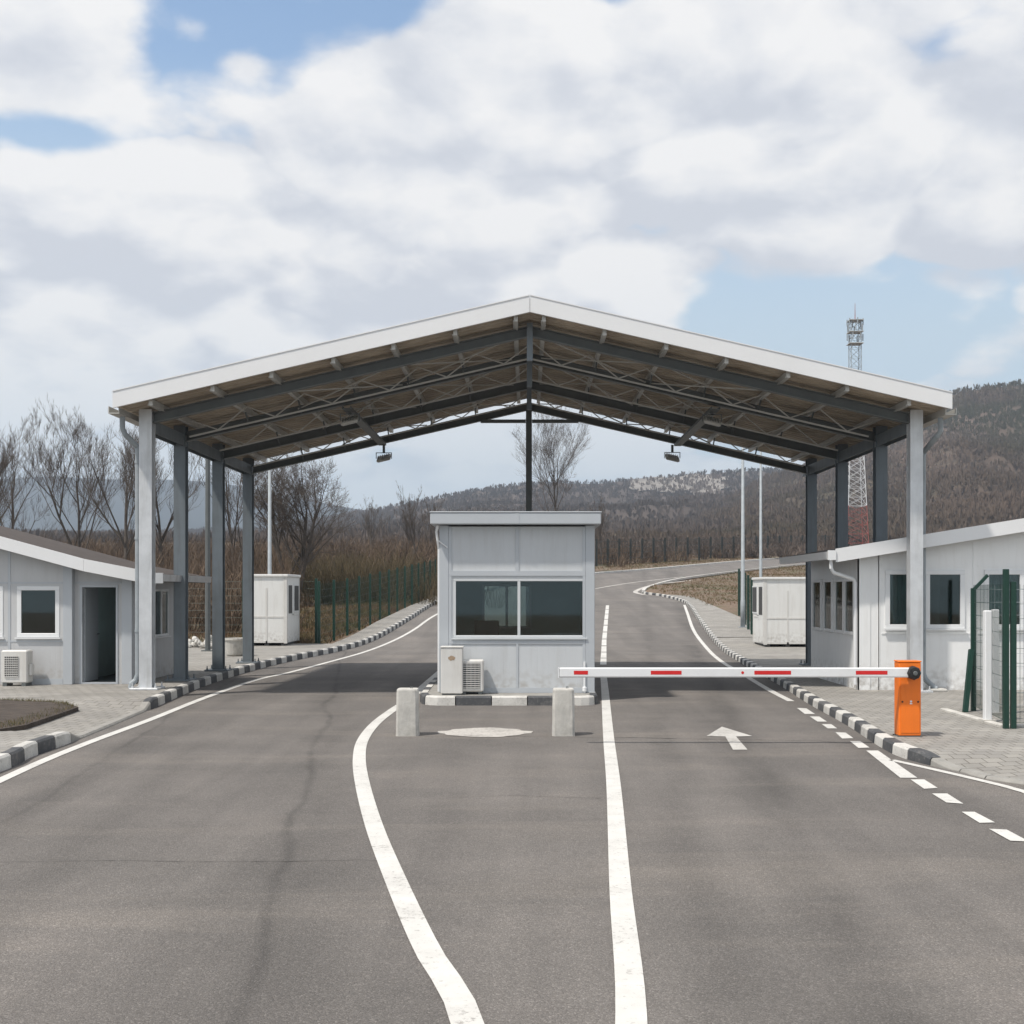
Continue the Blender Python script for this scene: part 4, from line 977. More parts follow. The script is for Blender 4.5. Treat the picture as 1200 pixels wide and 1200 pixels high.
w = window(booth, wx0, wx1, wz0, wz1, BY + .03, .045, (-.135,), O, fm=mat('grey_frame', (.56, .58, .59), .4, 0, .02, 2))
m = MB(); m.box(-1.69, 1.31, BY - .25, BY + BD + .15, 3.13, 3.33, bev=.012); m.box(-1.70, 1.32, BY - .26, BY + BD + .16, 3.331, 3.352, bev=.006); m.box(-.20, -.13, BY - .256, BY - .2505, 3.14, 3.32)
bp2(m, 'roof', GREYT)
m = MB(); m.box(bx0 + .1, bx1 - .1, BY + .09, BY + BD - .09, zb, zb + .04); bp2(m, 'floor', DARKIN); m = MB(); m.box(bx0 + .105, bx1 - .105, BY + .15, BY + BD - .1, 3.0, 3.05); bp2(m, 'ceiling', INWALL)
m = MB(); m.box(bx0 + .101, bx0 + .12, BY + .17, BY + BD - .09, .2, 3.0); m.box(bx1 - .12, bx1 - .101, BY + .17, BY + BD - .09, .2, 3.0)
wall_x(m, bx0 + .12, bx1 - .12, BY + BD - .10, BY + BD - .081, lambda x: 3.0, .2, [(-.9, .1, 1.2, 2.1)]); bp2(m, 'lining', INWALL)
window(booth, -.9, .1, 1.2, 2.1, BY + BD - .03, .05, (-.4,), O)
m = MB(); m.box(bx0 + .3, bx1 - .3, BY + .3, BY + .85, .95, 1.0, bev=.005); m.box(bx0 + .3, bx0 + .34, BY + .3, BY + .85, .19, .95); m.box(bx1 - .34, bx1 - .3, BY + .3, BY + .85, .19, .95)
d = m.build('desk', DARKIN); d['label'] = 'dark desk inside the booth behind the windows'; d['category'] = 'desk'
m = MB(); m.box(-.95, -.5, BY + .5, BY + .54, 1.12, 1.42, bev=.01); m.box(-.76, -.69, BY + .54, BY + .58, 1.0, 1.2); m.box(-.85, -.6, BY + .46, BY + .66, 1.001, 1.015)
tag(m.build('monitor', BLACKR), 'black computer monitor on the desk inside the booth', 'monitor')
m = MB(); m.tube([(bx0 - .02, BY - .1, 3.12), (bx0 - .05, BY - .06, 3.0), (bx0 - .03, BY - .04, 2.85), (bx0 - .012, BY + .02, 2.7), (bx0 - .012, BY + .02, .17)], .022, 8); m.tube([(bx0 - .03, BY - .04, 2.86), (bx0 + .15, BY - .03, 2.72)], .012, 6); bp2(m, 'drainpipe', UPVC)
m = MB(); m.tube([(1.03, BY - .03, zb), (1.03, BY - .03, zb + .55)], .02, 8); m.lathe([(.04, 0), (.04, .07), (.022, .08)], (1.03, BY - .03, zb + .03), 10); bp2(m, 'vent_pipe', UPVC)
# tall white cabinet and the air conditioner beside it
t = thing('equipment_cabinet', 'tall narrow white cabinet with a faded round stain, against the booth', 'cabinet', (-1.30, 20.93, .15))
m = MB(); m.box(-.19, .19, -.16, .16, .02, .82, bev=.012); m.box(-.20, .20, -.17, .17, .82, .84, bev=.005); m.build('casing', ACW, t)
m = MB(); vs = []
for k in range(20):
    tt = 6.283 * k / 20; rr = .055 * (1 + .35 * noise.noise(Vector((math.cos(tt) * 2, math.sin(tt) * 2, 0)))); vs.append((math.cos(tt) * rr * 1.15, -.1625, .64 + math.sin(tt) * rr * .75))
m.add(vs, [tuple(range(20))]); m.build('stain', RUST, t)
m = MB(); m.box(-.17, .17, -.14, .14, 0, .02); m.build('plinth', STEEL_D, t)
def ac_unit(loc, rz, label, w_=.78, hh=.56, louv=True):
    t = thing('air_conditioner', label, 'air conditioner', loc, 'outdoor air conditioner units', rz); d = .28
    m = MB(); m.box(-w_ / 2, w_ / 2, -d / 2, d / 2, .06, .06 + hh, bev=.02); m.box(w_ / 2 + .001, w_ / 2 + .05, -d / 4, d / 4, .2, .42, bev=.01); m.build('casing', ACW, t)
    x0_, x1_ = -w_ * .36, w_ * .16; zl_, zh_ = .06 + hh * .2, .06 + hh * .82
    m = MB(); m.box(x0_, x1_, -d / 2 - .004, -d / 2 - .001, zl_, zh_); m.build('grille_recess', ACD, t)
    m = MB()
    for k in range(8): m.box(x0_ + (x1_ - x0_) * k / 7 - .005, x0_ + (x1_ - x0_) * k / 7 + .005, -d / 2 - .014, -d / 2 - .005, zl_, zh_)
    for k in range(10): m.box(x0_, x1_, -d / 2 - .021, -d / 2 - .015, zl_ + (zh_ - zl_) * k / 9 - .006, zl_ + (zh_ - zl_) * k / 9 + .006)
    m.build('grille', ACW, t)
    for sx in (-w_ * .36, w_ * .36):
        m = MB(); m.box(sx - .04, sx + .04, -d / 2, d / 2, 0, .059); m.build('foot', STEEL_D, t)
    return t
def louvre_unit():
    t = thing('air_conditioner', 'white air conditioner with slatted grille, half hidden behind the tall white cabinet', 'air conditioner', (-.93, 20.99, .15), 'outdoor air conditioner units')
    m = MB(); m.box(-.22, .18, -.15, .15, .05, .60, bev=.02); m.build('casing', ACW, t)
    m = MB(); m.box(-.19, .12, -.154, -.151, .10, .55); m.build('recess', ACD, t)
    m = MB()
    for k in range(12): m.box(-.19, .12, -.164, -.155, .11 + k * .038, .124 + k * .038)
    for k in range(5): m.box(-.18 + k * .07, -.175 + k * .07, -.169, -.165, .10, .55)
    m.build('grille', ACW, t)
    for sx in (-.16, .12):
        m = MB(); m.box(sx - .03, sx + .03, -.13, .13, 0, .049); m.build('foot', STEEL_D, t)
louvre_unit()

# ------------------------------------------------------------------ left building
LY = 23.1; LO = (-9, LY, 0)
lb = thing('low_building', 'low grey panelled building with sloping roof and open doorway on the left', 'building', LO)
def lp(m, name, mats, smooth=False, parent=lb):
    o = m.build(name, mats, parent, smooth)
    if parent is lb: o.location = -Vector(LO)
    return o
def lroof(x): return 2.57 - (x + 8.45) * .27 if x < -8.45 else 2.57 - (x + 8.45) * .195
m = MB()
wall_x(m, -14, -8.79, LY, LY + .08, lambda x: lroof(x) - .19, LZ, [(-9.85, -9.03, 1.06, 2.05), (-11.35, -10.12, 1.06, 2.05), (-13.2, -12.3, 1.06, 2.05)])
wall_x(m, -8.79, -7.7, LY + .12, LY + .2, lambda x: lroof(x) - .19, LZ, [(-8.68, -7.94, LZ + .001, 2.08)])
m.box(-14, -7.7, LY + 2.92, LY + 3.0, LZ, 2.25); m.box(-14, -13.92, LY + .08, LY + 2.92, LZ, 3.8)
lp(m, 'wall', LEFTP)
m = MB()   # side wall facing the lanes
sw = MB(); 
def wall_y(m, X0, X1, y0, y1, ztop, zb_, holes):
    cuts = sorted({y0, y1} | {c for hh in holes for c in hh[:2]})
    for a, b in zip(cuts, cuts[1:]):
        z = zb_
        for hh in [q for q in holes if q[0] <= a + 1e-6 and q[1] >= b - 1e-6]:
            m.box(X0, X1, a, b, z, hh[2]); z = hh[3]
        m.box(X0, X1, a, b, z, ztop)
wall_y(m, -7.78, -7.70, LY + .21, LY + 2.92, 2.22, LZ, [(LY + .5, LY + 1.3, 1.0, 2.0), (LY + 1.6, LY + 2.6, 1.0, 2.0)])
lp(m, 'wall', LEFTP)
m = MB(); m.box(-8.96, -8.78, LY - .012, LY + .119, LZ, lroof(-8.8) - .2, bev=.006); m.box(-7.86, -7.66, LY + .09, LY + .26, LZ, 2.22, bev=.006)
m.box(-8.78, -7.87, LY + .105, LY + .119, 2.1, 2.14)
for x in (-10.0, -11.45): m.box(x - .025, x + .025, LY - .009, LY - .001, LZ, lroof(x) - .2)
for z_ in (.97, 2.10): m.box(-9.975, -8.965, LY - .008, LY - .001, z_, z_ + .03); m.box(-11.42, -10.03, LY - .008, LY - .001, z_, z_ + .03)
m.box(-9.6, -8.965, LY - .01, LY - .001, LZ, LZ + .11)
lp(m, 'trim', GREYT)
m = MB()
for (xa, xb) in ((-14.3, -8.452), (-8.448, -7.08)): m.prism([(xa, lroof(xa) - .235), (xb, lroof(xb) - .235), (xb, lroof(xb)), (xa, lroof(xa))], LY - .32, LY - .27)
lp(m, 'fascia', FASCIA)
m = MB()
for (xa, xb) in ((-14.3, -8.45), (-8.45, -7.08)): m.prism([(xa, lroof(xa) - .17), (xb, lroof(xb) - .17), (xb, lroof(xb) - .02), (xa, lroof(xa) - .02)], LY - .27, LY + 3.2)
lp(m, 'roof', ROOFB)
m = MB(); g0 = lroof(-7.08); m.prism([(-7.08, g0 - .16), (-6.95, g0 - .16), (-6.93, g0 - .03), (-6.95, g0 - .03), (-6.965, g0 - .145), (-7.08, g0 - .145)], LY - .3, LY + 3.2); m.box(-7.1, -6.93, LY - .335, LY - .302, g0 - .2, g0 + .0)
lp(m, 'gutter', STEEL_W)
for (a, b, mu) in ((-9.85, -9.03, ()), (-11.35, -10.12, (-10.73,)), (-13.2, -12.3, ())): window(lb, a, b, 1.06, 2.05, LY + .02, .08, mu, LO)
window(lb, LY + .5, LY + 1.3, 1.0, 2.0, 0, .05, (LY + .9,), (-9, LY, 0), side=-7.72)
window(lb, LY + 1.6, LY + 2.6, 1.0, 2.0, 0, .05, (LY + 2.1,), (-9, LY, 0), side=-7.72)
m = MB()   # door frame and the door leaf folded back inside
m.box(-8.68, -8.63, LY + .1, LY + .22, LZ + .002, 2.08); m.box(-7.975, -7.94, LY + .1, LY + .22, LZ + .002, 2.08); m.box(-8.629, -7.976, LY + .1, LY + .22, 2.03, 2.08); m.box(-8.629, -7.976, LY + .1, LY + .22, LZ + .002, LZ + .03)
df = lp(m, 'door_frame', GREYT)
m = MB(); m.box(-8.66, -8.62, LY + .23, LY + .95, LZ + .03, 2.02, bev=.005); dr = lp(m, 'door', GREYT)
m = MB(); m.tube([(-8.62, LY + .86, 1.1), (-8.57, LY + .86, 1.1), (-8.57, LY + .74, 1.1)], .012, 6); m.build('handle', STEEL_D, dr)
m = MB(); m.box(-13.9, -7.8, LY + .22, LY + 2.9, LZ, LZ + .012); lp(m, 'floor', DARKIN)
m = MB(); m.box(-8.3, -7.81, LY + 2.7, LY + 2.9, LZ + .02, 1.05); m.box(-9.1, -8.9, LY + 1.5, LY + 2.9, LZ + .02, 2.1); lp(m, 'partition', INWALL)
ac_unit((-9.72, LY - .3, LZ), 0, 'white air conditioner on the ground under the window of the left building', .5, .62)
t = thing('light_pole', 'dark slim pole standing behind the left building, seen between the second and third columns', 'pole', (*place(243.5, 36)[:2], LZ))
m = MB(); m.tube([(0, 0, 0), (0, 0, 7.5)], [.085, .07], 10); m.build('shaft', STEEL_D, t); m = MB(); m.box(-.16, .16, -.16, .16, 0, .03); m.build('base_plate', STEEL_D, t)

# ------------------------------------------------------------------ right building
RY = 22.42; RO = (9, RY, 0)
rbd = thing('low_building', 'low white panelled building with rising roof edge and paired windows on the right', 'building', RO)
def rp(m, name, mats, parent=rbd):
    o = m.build(name, mats, parent)
    if parent is rbd: o.location = -Vector(RO)
    return o
def rroof(x): return 2.74 + (x - 5.73) * .162
def X2(px, Y=RY): return (px - CX) * Y / FPX
wz_b, wz_t = 1.95 - 44 * RY / FPX, 1.95 + 25 * RY / FPX
hs = [(X2(1037), X2(1130), wz_b, wz_t), (X2(1153), X2(1153) + 1.5, wz_b, wz_t), (10.9, 12.4, wz_b, wz_t)]
m = MB(); wall_x(m, 6.24, 14.5, RY, RY + .08, lambda x: rroof(x) - .2, RZ, hs); m.box(6.24, 14.5, RY + 3.7, RY + 3.78, RZ, 2.6); rp(m, 'wall', WHITEP)
m = MB(); syh = [(RY + .22, RY + .92, 1.12, 2.2), (RY + .97, RY + 1.65, 1.12, 2.2), (RY + 1.85, RY + 2.55, 1.12, 2.2), (RY + 2.75, RY + 3.5, 1.12, 2.2)]
wall_y(m, 6.24, 6.32, RY + .081, RY + 3.699, 2.62, RZ, syh); rp(m, 'wall', WHITEP)
for a, b, c_, d_ in syh: window(rbd, a, b, c_, d_, 0, .06, (), (9, RY, 0), side=6.225)
for a, b, c_, d_ in hs: window(rbd, a, b, c_, d_, RY - .005, .085, ((a + b) / 2 - .04, (a + b) / 2 + .045), RO)
m = MB(); m.box(6.21, 6.45, RY - .012, RY - .001, RZ, rroof(6.3) - .2); m.box(6.21, 6.239, RY - .012, RY + .2, RZ, 2.6); m.box(6.60, 6.615, RY - .008, RY - .001, RZ, rroof(6.6) - .21)
for px in (1030, 1141, 1215): m.box(X2(px) - .015, X2(px) + .015, RY - .008, RY - .001, RZ, rroof(X2(px)) - .21)
for z_ in (wz_b - .10, wz_t + .06): m.box(X2(1033), X2(1137), RY - .010, RY - .001, z_, z_ + .03); m.box(X2(1146), X2(1146) + 1.7, RY - .010, RY - .001, z_, z_ + .03)
m.box(6.62, 14.5, RY - .007, RY - .001, RZ, RZ + .05); rp(m, 'trim', WHITEP)
m = MB(); m.prism([(5.73, rroof(5.73) - .25), (14.9, rroof(14.9) - .25), (14.9, rroof(14.9)), (5.73, rroof(5.73))], RY - .30, RY - .25); rp(m, 'fascia', FASCIA)
m = MB(); m.prism([(5.73, rroof(5.73) - .19), (14.9, rroof(14.9) - .19), (14.9, rroof(14.9) - .02), (5.73, rroof(5.73) - .02)], RY - .249, RY + 4.0); rp(m, 'roof', ROOFB)
g0 = rroof(5.73); m = MB(); m.prism([(5.72, g0 - .19), (5.60, g0 - .19), (5.58, g0 - .05), (5.595, g0 - .05), (5.612, g0 - .178), (5.72, g0 - .178)], RY - .3, RY + 4.0); m.box(5.575, 5.725, RY - .33, RY - .302, g0 - .21, g0 - .03); rp(m, 'gutter', UPVC)
m = MB(); m.tube([(5.67, RY - .18, g0 - .19), (5.67, RY - .18, g0 - .36), (5.72, RY - .16, g0 - .44), (6.13, RY + .03, g0 - .56), (6.18, RY + .04, g0 - .62), (6.18, RY + .04, .2)], .035, 10); rp(m, 'downpipe', UPVC)
m = MB(); m.box(6.33, 14.4, RY + .09, RY + 3.65, RZ, RZ + .012); rp(m, 'floor', DARKIN); m = MB(); m.box(9.0, 9.05, RY + .1, RY + 3.6, RZ + .02, 2.5); rp(m, 'partition', INWALL)
m = MB(); m.box(6.33, 14.4, RY + 3.66, RY + 3.698, RZ + .013, 2.5); rp(m, 'lining', INWALL)
for a, b in ((hs[0][0], hs[0][1]), (hs[1][0], hs[1][1])):
    m = MB(); n_ = 26
    vs = []; 
    for k in range(n_ + 1):
        x = a + .05 + (b - a - .1) * .42 * k / n_; vs += [(x, RY + .25 + .02 * math.sin(k * 1.6), wz_b + .05), (x, RY + .25 + .02 * math.sin(k * 1.6), wz_t)]
    m.add(vs, [(2 * k, 2 * k + 2, 2 * k + 3, 2 * k + 1) for k in range(n_)]); c_ = rp(m, 'curtain', INWALL)

# ------------------------------------------------------------------ kiosks
def kiosk(loc, label, doorside, plan=(1.31, 2.15), hh=2.34):
    t = thing('kiosk', label, 'kiosk', loc, 'small white guard kiosks'); w_, d_ = plan
    m = MB(); m.box(0, w_, 0, d_, .10, hh - .08); m.build('wall', KIOSKP, t)
    m = MB(); m.box(-.05, w_ + .05, -.05, d_ + .05, hh - .079, hh, bev=.01); m.build('roof', KIOSKP, t)
    m = MB()
    for x in (0, w_ - .08): m.box(x - .012, x + .092, -.012, .08, .08, hh - .08)
    xs_ = w_ - .08 if doorside > 0 else 0; m.box(xs_ - .012, xs_ + .092, d_ - .08, d_ + .012, .08, hh - .08)
    m.box(w_ / 2 - .03, w_ / 2 + .03, -.01, -.001, .1, hh - .45); m.box(.095, w_ - .095, -.012, -.001, .92, .97); m.box(.08, w_ - .08, -.01, -.001, .1, .16)
    X = w_ if doorside > 0 else 0; s_ = doorside
    m.box(X, X + s_ * .01, .10, d_ - .1, .95, .99); m.build('trim', ACW, t)
    m = MB(); m.box(X + s_ * .001, X + s_ * .014, .12, .95, .14, 2.1); dr = m.build('door', KIOSKP, t)
    m = MB(); m.box(X + s_ * .015, X + s_ * .022, .25, .82, 1.05, 1.98); m.build('pane', ACD, dr)
    m = MB(); m.tube([(X + s_ * .015, .88, 1.02), (X + s_ * .07, .88, 1.02), (X + s_ * .07, .78, 1.02)], .012, 6); m.build('handle', STEEL_D, dr)
    m = MB(); m.box(X + s_ * .001, X + s_ * .02, 1.15, 1.98, 1.08, 2.02); wn = m.build('window_frame', UPVC, t); m = MB(); m.box(X + s_ * .021, X + s_ * .025, 1.2, 1.93, 1.13, 1.97); m.build('pane', ACD, wn)
    for x in (.12, w_ - .12, w_ / 2):
        m = MB(); m.box(x - .07, x + .07, .02, d_ - .02, 0, .099); m.build('skid', ACD, t)
    return t
kiosk((-9.14, 39.0, LZ + h(39)), 'small white kiosk with glazed side door on the left pavement, beside the green fence', 1)
kiosk((7.80, 39.2, RZ + h(39)), 'small white kiosk on the right pavement behind the rear canopy column', -1, (1.55, 1.9), 2.3)

# ------------------------------------------------------------------ lamp poles
def lamp(px, Y, H_, label, base_z, r0=.085, arm=1):
    x = (px - CX) * Y / FPX; t = thing('lamp_post', label, 'lamp post', (x, Y, h(Y) + base_z), 'galvanised lamp posts')
    m = MB(); m.tube([(0, 0, .02), (0, 0, 1.1), (0, 0, 1.12), (0, 0, H_)], [r0, r0, r0 * .85, r0 * .5], 12); m.build('pole', GALV, t, True)
    m = MB(); m.tube([(0, 0, H_ - .05), (0, 0, H_ + .1), (arm * .4, 0, H_ + .2)], .03, 8); m.build('arm', GALV, t)
    m = MB(); m.box(arm * .35, arm * .95, -.12, .12, H_ + .17, H_ + .25, bev=.03); m.build('lamp_head', STEEL_P, t)
    m = MB(); m.box(-.18, .18, -.18, .18, -.02, .02); m.build('base_plate', GALV, t)
lamp(316, 45, 8.3, 'grey lamp post rising behind the left white kiosk', .1, .095)
lamp(870.5, G(871, 735, .1)[1], 9.0, 'lamp post nearest the right kiosk, left one of the pair', .1, .095)
lamp(891.5, 55, 9.6, 'lamp post rising behind the right kiosk, right one of the pair', .1, .085)

# ------------------------------------------------------------------ lattice tower
TY = 190.0; tx = (1002 - CX) * TY / FPX; tz = h(TY)
tw = thing('lattice_tower', 'red and white lattice telecom tower with antennas rising behind the canopy', 'tower', (tx, TY, tz))
topz = CZ + (CY - 376) * TY / FPX - tz
def tw_half(z): return 1.75 - (1.75 - .80) * min(1, z / (topz * .62)) if z < topz * .62 else .80
nb = 26
for sec in range(5):
    m = MB(); z0_ = topz * sec / 5; z1_ = topz * (sec + 1) / 5; nseg = 5
    for k in range(nseg):
        a = z0_ + (z1_ - z0_) * k / nseg; b = z0_ + (z1_ - z0_) * (k + 1) / nseg; ha, hb = tw_half(a), tw_half(b)
        ca = [(-ha, -ha), (ha, -ha), (ha, ha), (-ha, ha)]; cb = [(-hb, -hb), (hb, -hb), (hb, hb), (-hb, hb)]
        th = .065 if sec < 3 else .05
        for i in range(4):
            j = (i + 1) % 4
            m.bar((*ca[i], a), (*cb[i], b), th * 1.5); m.bar((*ca[i], a), (*cb[j], b), th * .8); m.bar((*ca[j], a), (*cb[i], b), th * .8); m.bar((*ca[i], a), (*ca[j], a), th * .8)
    m.build('lattice_section', REDP if sec == 0 else (TWHITE if sec < 3 else GALV), tw)
for zf in (.93, .97, .995):
    for k in range(6):
        an = k * 1.047 + zf * 9; m = MB(); cxx, cyy = 1.25 * math.cos(an), 1.25 * math.sin(an); z_ = topz * zf
        m.box(cxx - .08, cxx + .08, cyy - .07, cyy + .07, z_ - .6, z_ + .5, bev=.03); m.bar((cxx * .5, cyy * .5, z_), (cxx * .95, cyy * .95, z_), .08); m.build('antenna', GALV, tw)
for z_ in (topz * .90, topz * .95, topz):
    m = MB(); m.box(-1.1, 1.1, -1.1, 1.1, z_ - .05, z_ + .05); m.build('platform', STEEL_P, tw)
m = MB(); m.tube([(0, 0, topz), (0, 0, topz + 2.8)], [.07, .03], 6); m.build('mast', REDP, tw)

# ------------------------------------------------------------------ fences
def mesh_panel(a, b, za, zb2, hh, mat_, parent, step=.05, hstep=.2, wr=.0025, z_lift=.08):
    m = MB(); L_ = math.hypot(b[0] - a[0], b[1] - a[1]); n = int(L_ / step)
    for k in range(1, n):
        t = k / n; x = a[0] + (b[0] - a[0]) * t; y = a[1] + (b[1] - a[1]) * t; z = za + (zb2 - za) * t
        m.tube([(x, y, z + z_lift), (x, y, z + hh)], wr, 3, caps=False)
    k = z_lift
    while k <= hh + .001:
        m.tube([(a[0], a[1], za + k), (b[0], b[1], zb2 + k)], wr * 1.25, 3, caps=False); k += hstep
    return m.build('mesh_panel', mat_, parent)
def fence(label, pts, hh, mat_, post=.07, step=.05, wr=.0025, arm=None, dz=0.0, double=False, hstep=.2, gname='wire_fence', zf=None):
    t = thing(gname, label, 'fence', (0, 0, 0)); zz2 = [(zf(*p) if zf else h(p[1]) + dz) for p in pts]
    for p, z in zip(pts, zz2):
        m = MB(); m.box(p[0] - post / 2, p[0] + post / 2, p[1] - post / 2, p[1] + post / 2, z - .05, z + hh + .08, bev=.004)
        if arm: m.bar((p[0], p[1], z + hh + .06), (p[0] + arm, p[1], z + hh + .32), post * .7)
        m.build('post', mat_, t)
    for i in range(len(pts) - 1):
        mesh_panel(pts[i], pts[i + 1], zz2[i], zz2[i + 1], hh, mat_, t, step, hstep, wr)
    return t
# left: along the verge
a, b = (-7.05, 40.6), (-5.45, 71.5)
n = 13; pts = [(a[0] + (b[0] - a[0]) * k / n, a[1] + (b[1] - a[1]) * k / n) for k in range(n + 1)]
fence('green mesh fence climbing beside the left pavement towards the booth', pts, 2.05, GREEN, .085, .08, .0028, dz=.12, hstep=.25)
pts = [(-7.25 - 2.5 * k, 41.2) for k in range(8)]
fence('green mesh fence standing behind the left kiosk and canopy columns', pts, 2.1, GREEN, .09, .08, .0028, dz=.15, hstep=.25)
# right: behind the kiosk
a = G(866, 722, .1); b = (8.3, 43.2); pts = [(a[0] + (b[0] - a[0]) * k / 5, a[1] + (b[1] - a[1]) * k / 5) for k in range(6)]
fence('short run of green mesh fence just left of the right kiosk', pts, 2.1, GREEN, .085, .1, .0022, dz=.1)
# far fence
fp = []
for k in range(24):
    px = 700 + k * 13.5; yb_ = 670 - (px - 690) * .062
    q = G(px, yb_ - 4.0); fp.append((q[0], q[1] + 1.5))
fence('long dark fence running along the far side of the distant road', fp, 2.7, DGREEN, .20, .35, .018, dz=.1, hstep=.6)
# right foreground
zr = lambda x, y: RZ
p1, p2 = (6.92, 18.5), (6.50, 16.15)
t = thing('wire_fence', 'tall green mesh fence with bent post tops beside the orange barrier housing', 'fence', (0, 0, 0))
def gpost(p, H_, arm, lean=0):
    m = MB(); m.box(p[0] - .035, p[0] + .035, p[1] - .03, p[1] + .03, RZ, RZ + H_, bev=.004)
    if arm: m.bar((p[0], p[1], RZ + H_ - .03), (p[0] + arm * .22, p[1], RZ + H_ + .2), .045)
    m.build('post', GREEN, t)
gpost(p1, 1.9, 1); gpost((6.46, 16.1), 2.15, 0); gpost((6.56, 16.1), 1.98, 0)
m = MB(); m.bar((6.72, 18.3, RZ), (6.88, 18.48, RZ + .95), .07); m.build('post', GREEN, t)
for (a, b) in ((p1, (6.51, 16.15)), ((6.9, 18.6), (9.3, 18.6)), ((6.6, 16.12), (9.1, 15.6))):
    mesh_panel(a, b, RZ, RZ, 1.95, GALV if a[1] > 18.55 else GREEN, t, .055 if a != p1 else .05, .2, .0028)
for q in ((9.3, 18.6), (9.1, 15.6)):
    m = MB(); m.box(q[0] - .035, q[0] + .035, q[1] - .03, q[1] + .03, RZ, RZ + 2.1); m.build('post', GREEN, t)
m = MB(); m.box(6.44, 9.3, 16.25, 16.36, RZ - .03, RZ + .035, bev=.008); m.box(6.44, 6.56, 16.4, 18.6, RZ - .03, RZ + .03, bev=.008); m.build('footing', CONC, t)
x0_ = (1157 - CX) * 16.9 / FPX
tp = thing('white_post', 'white painted post standing behind the fence mesh left of the double green posts', 'post', (x0_, 16.9, RZ), 'white posts behind the fence')
m = MB(); m.box(-.05, .05, -.05, .05, .02, 1.58, bev=.012); m.build('shaft', UPVC, tp); m = MB(); m.box(-.09, .09, -.09, .09, 0, .04); m.build('foot', CONC, tp)
dup(tp, ((1166 - CX) * 17.9 / FPX, 17.9, RZ), 'white post a step further back, just right of the nearer white post', 'white posts behind the fence')

# ------------------------------------------------------------------ barrier
HX0, HX1, HY = 4.74, 5.02, 15.2
bar = thing('barrier_gate', 'orange barrier housing with lowered white boom and red stripes across the right lane', 'barrier', (4.85, HY + .15, RZ))
B0 = Vector((4.85, HY + .15, RZ))
def brp(m, name, mats, parent=bar, smooth=False):
    o = m.build(name, mats, parent, smooth)
    if parent is bar: o.location = -B0
    return o
m = MB(); m.box(HX0, HX1, HY, HY + .2, RZ + .012, 1.045, bev=.008)
hs_ = brp(m, 'housing', ORANGE)
m = MB(); m.box(HX0 - .006, HX1 + .006, HY - .006, HY + .206, 1.046, 1.066, bev=.006); m.build('lid', ORANGE, hs_)
m = MB(); m.box(HX0 + .02, HX1 - .02, HY - .006, HY - .001, RZ + .05, .88, bev=.002); d_ = m.build('door', ORANGE, hs_)
m = MB()
for x in (HX0 + .04, HX1 - .04): m.lathe([(.012, -.011), (.012, -.007)], (x, HY, .545), 12, axis='Y')
m.build('lock', BLACKR, hs_)
m = MB(); m.lathe([(.014, -.010), (.014, -.007)], (4.89, HY, .55), 14, axis='Y'); m.box(4.875, 4.905, HY - .0095, HY - .007, .515, .53); m.build('keyhole', UPVC, hs_)
m = MB(); m.box(HX0 - .015, HX1 + .015, HY - .015, HY + .215, RZ, RZ + .011); brp(m, 'base_plate', STEEL_D)
zB = .925
m = MB(); m.box(.41, 4.86, HY - .135, HY - .075, zB - .062, zB + .062, bev=.014); bm_ = brp(m, 'boom', BOOMW)
m = MB(); m.box(.40, .412, HY - .137, HY - .073, zB - .064, zB + .064, bev=.004); m.build('end_cap', UPVC, bm_)
for (a, b) in ((672.5, 689), (762.7, 798.7), (884, 927), (1003, 1040)):
    Yb_ = HY - .137; m = MB(); m.box((a - CX) * Yb_ / FPX, (b - CX) * Yb_ / FPX, Yb_, Yb_ + .0015, zB - .024, zB + .024); m.build('red_reflector', RED, bm_)
m = MB(); m.lathe([(.018, -.1375), (.018, -.136)], ((868 - CX) * HY / FPX, HY, zB), 14, axis='Y'); m.build('reflector_dot', RED, bm_)
m = MB(); m.lathe([(.04, -.19), (.075, -.185), (.088, -.15), (.088, -.06), (.07, -.008)], (4.885, HY, zB - .005), 8, axis='Y'); hub = brp(m, 'pivot_hub', BLACKR)
m = MB(); m.lathe([(.02, -.205), (.03, -.2), (.03, -.188)], (4.885, HY, zB - .005), 10, axis='Y'); m.build('bolt', STEEL_D, hub)

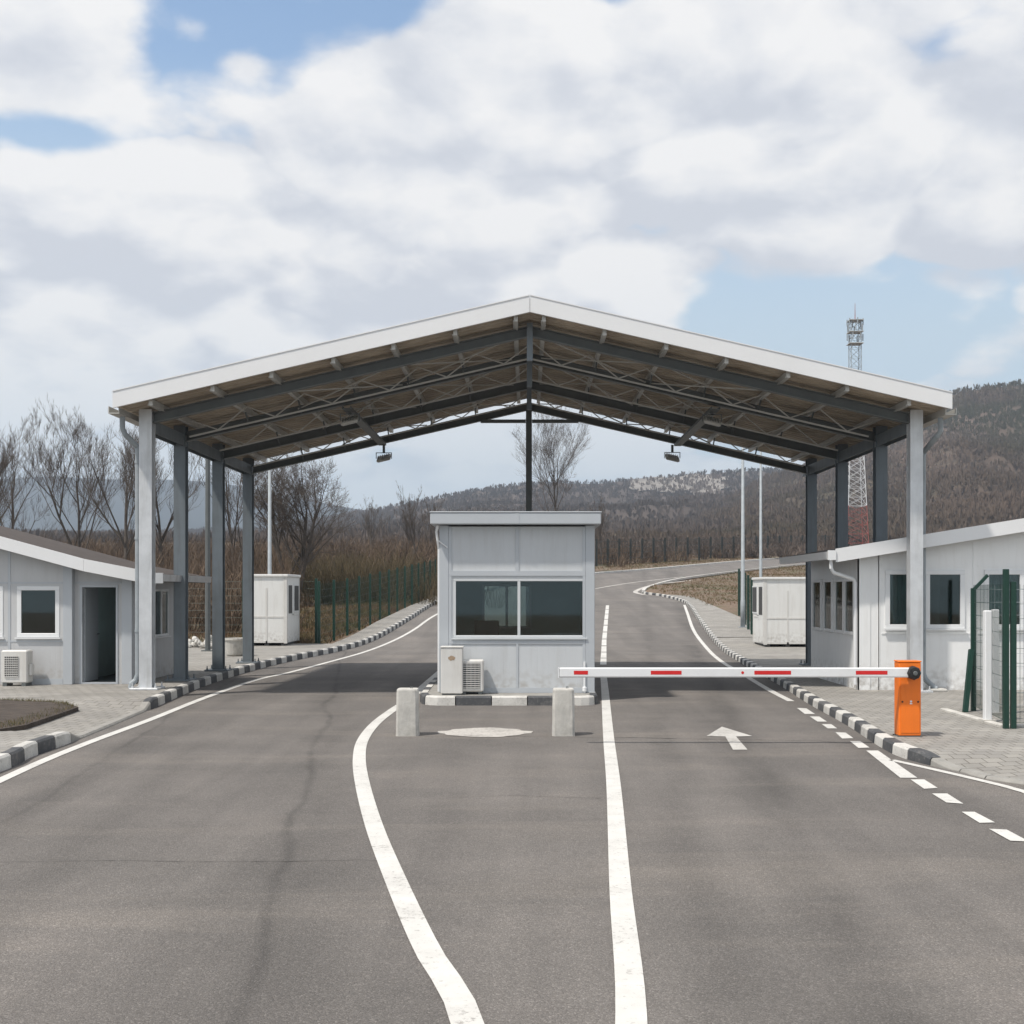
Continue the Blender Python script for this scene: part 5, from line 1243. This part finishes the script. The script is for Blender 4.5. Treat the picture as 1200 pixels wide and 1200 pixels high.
# ------------------------------------------------------------------ concrete bollards
def bollard(xc, label, seed, dup_of=None):
    t = thing('concrete_bollard', label, 'bollard', (xc, 16.2, 0), 'concrete bollards before the island')
    rnd = random.Random(seed); m = MB(); W2, D2, H_ = .150, .135, .635; n = 28; prof = []
    for z, f in ((0, 1.03), (.03, 1.02), (.2, 1.0), (.4, .985), (.56, .97), (.61, .955), (.628, .92), (.635, .84)): prof.append((z, f))
    vs = []; fs = []
    for z, f in prof:
        for k in range(n):
            t_ = 2 * math.pi * k / n; c_, s_ = math.cos(t_), math.sin(t_); e = 7
            rr = (abs(c_) ** e + abs(s_) ** e) ** (-1 / e); d = .004 * noise.noise(Vector((c_ * 3, s_ * 3, z * 8 + seed)))
            vs.append((c_ * rr * (W2 * f + d), s_ * rr * (D2 * f + d), z))
    for i in range(len(prof) - 1):
        for k in range(n): j = (k + 1) % n; fs.append((i * n + k, i * n + j, (i + 1) * n + j, (i + 1) * n + k))
    fs.append(tuple((len(prof) - 1) * n + k for k in range(n))); m.add(vs, fs); m.build('post', CONC, t)
    m = MB(); m.tube([(.04, .0, .60), (.04, 0, .66), (.06, 0, .665), (.06, 0, .60)], .006, 5); m.build('lifting_loop', STEEL_D, t)
bollard(-1.61, 'square concrete bollard with rounded top, left of the island front', 1)
bollard(.50, 'square concrete bollard stained at the top, under the boom tip', 2)

# planter behind the left columns
t = thing('concrete_planter', 'rough grey concrete planter between the two rear left canopy columns', 'planter', (-8.1, 33.3, LZ))
m = MB(); m.lathe([(.22, 0), (.27, .05), (.33, .42), (.36, .45), (.36, .5), (.31, .5), (.30, .44)], (0, 0, 0), 20); m.build('pot', CONC, t, False)
m = MB(); m.lathe([(.29, .43), (.15, .46), (.01, .47)], (0, 0, 0), 16); m.build('soil_fill', SOIL, t)
t = thing('rubble_heap', 'low heap of pale broken stone behind the second left column', 'rubble', ((238 - CX) * 38 / FPX, 38, LZ + h(38)))
m = MB(); rnd = random.Random(4)
for k in range(40):
    x, y = rnd.gauss(0, .5), rnd.gauss(0, .3); s_ = rnd.uniform(.06, .16); M = Matrix.Translation((x, y, s_ * .4 + max(0, .25 - abs(x) * .3) * rnd.random())) @ Matrix.Rotation(rnd.uniform(0, 3), 4, Vector((rnd.random(), rnd.random(), rnd.random() + .1)).normalized())
    m.box(-s_, s_, -s_ * .7, s_ * .7, -s_ * .5, s_ * .5, M=M, bev=s_ * .3)
m.build('stones', CONC, t)

# ------------------------------------------------------------------ haze
hm = bpy.data.materials.new('haze'); hm.use_nodes = True; t_ = hm.node_tree; t_.nodes.clear()
pv = N(t_, 'ShaderNodeVolumePrincipled'); pv.inputs['Color'].default_value = (.74, .85, 1.0, 1); pv.inputs['Density'].default_value = .00034; pv.inputs['Anisotropy'].default_value = .2
oo = N(t_, 'ShaderNodeOutputMaterial'); t_.links.new(pv.outputs[0], oo.inputs['Volume'])
m = MB(); m.box(-2700, 4200, -70, 2750, -3, 250); tag(m.build('haze', hm), kind='stuff')
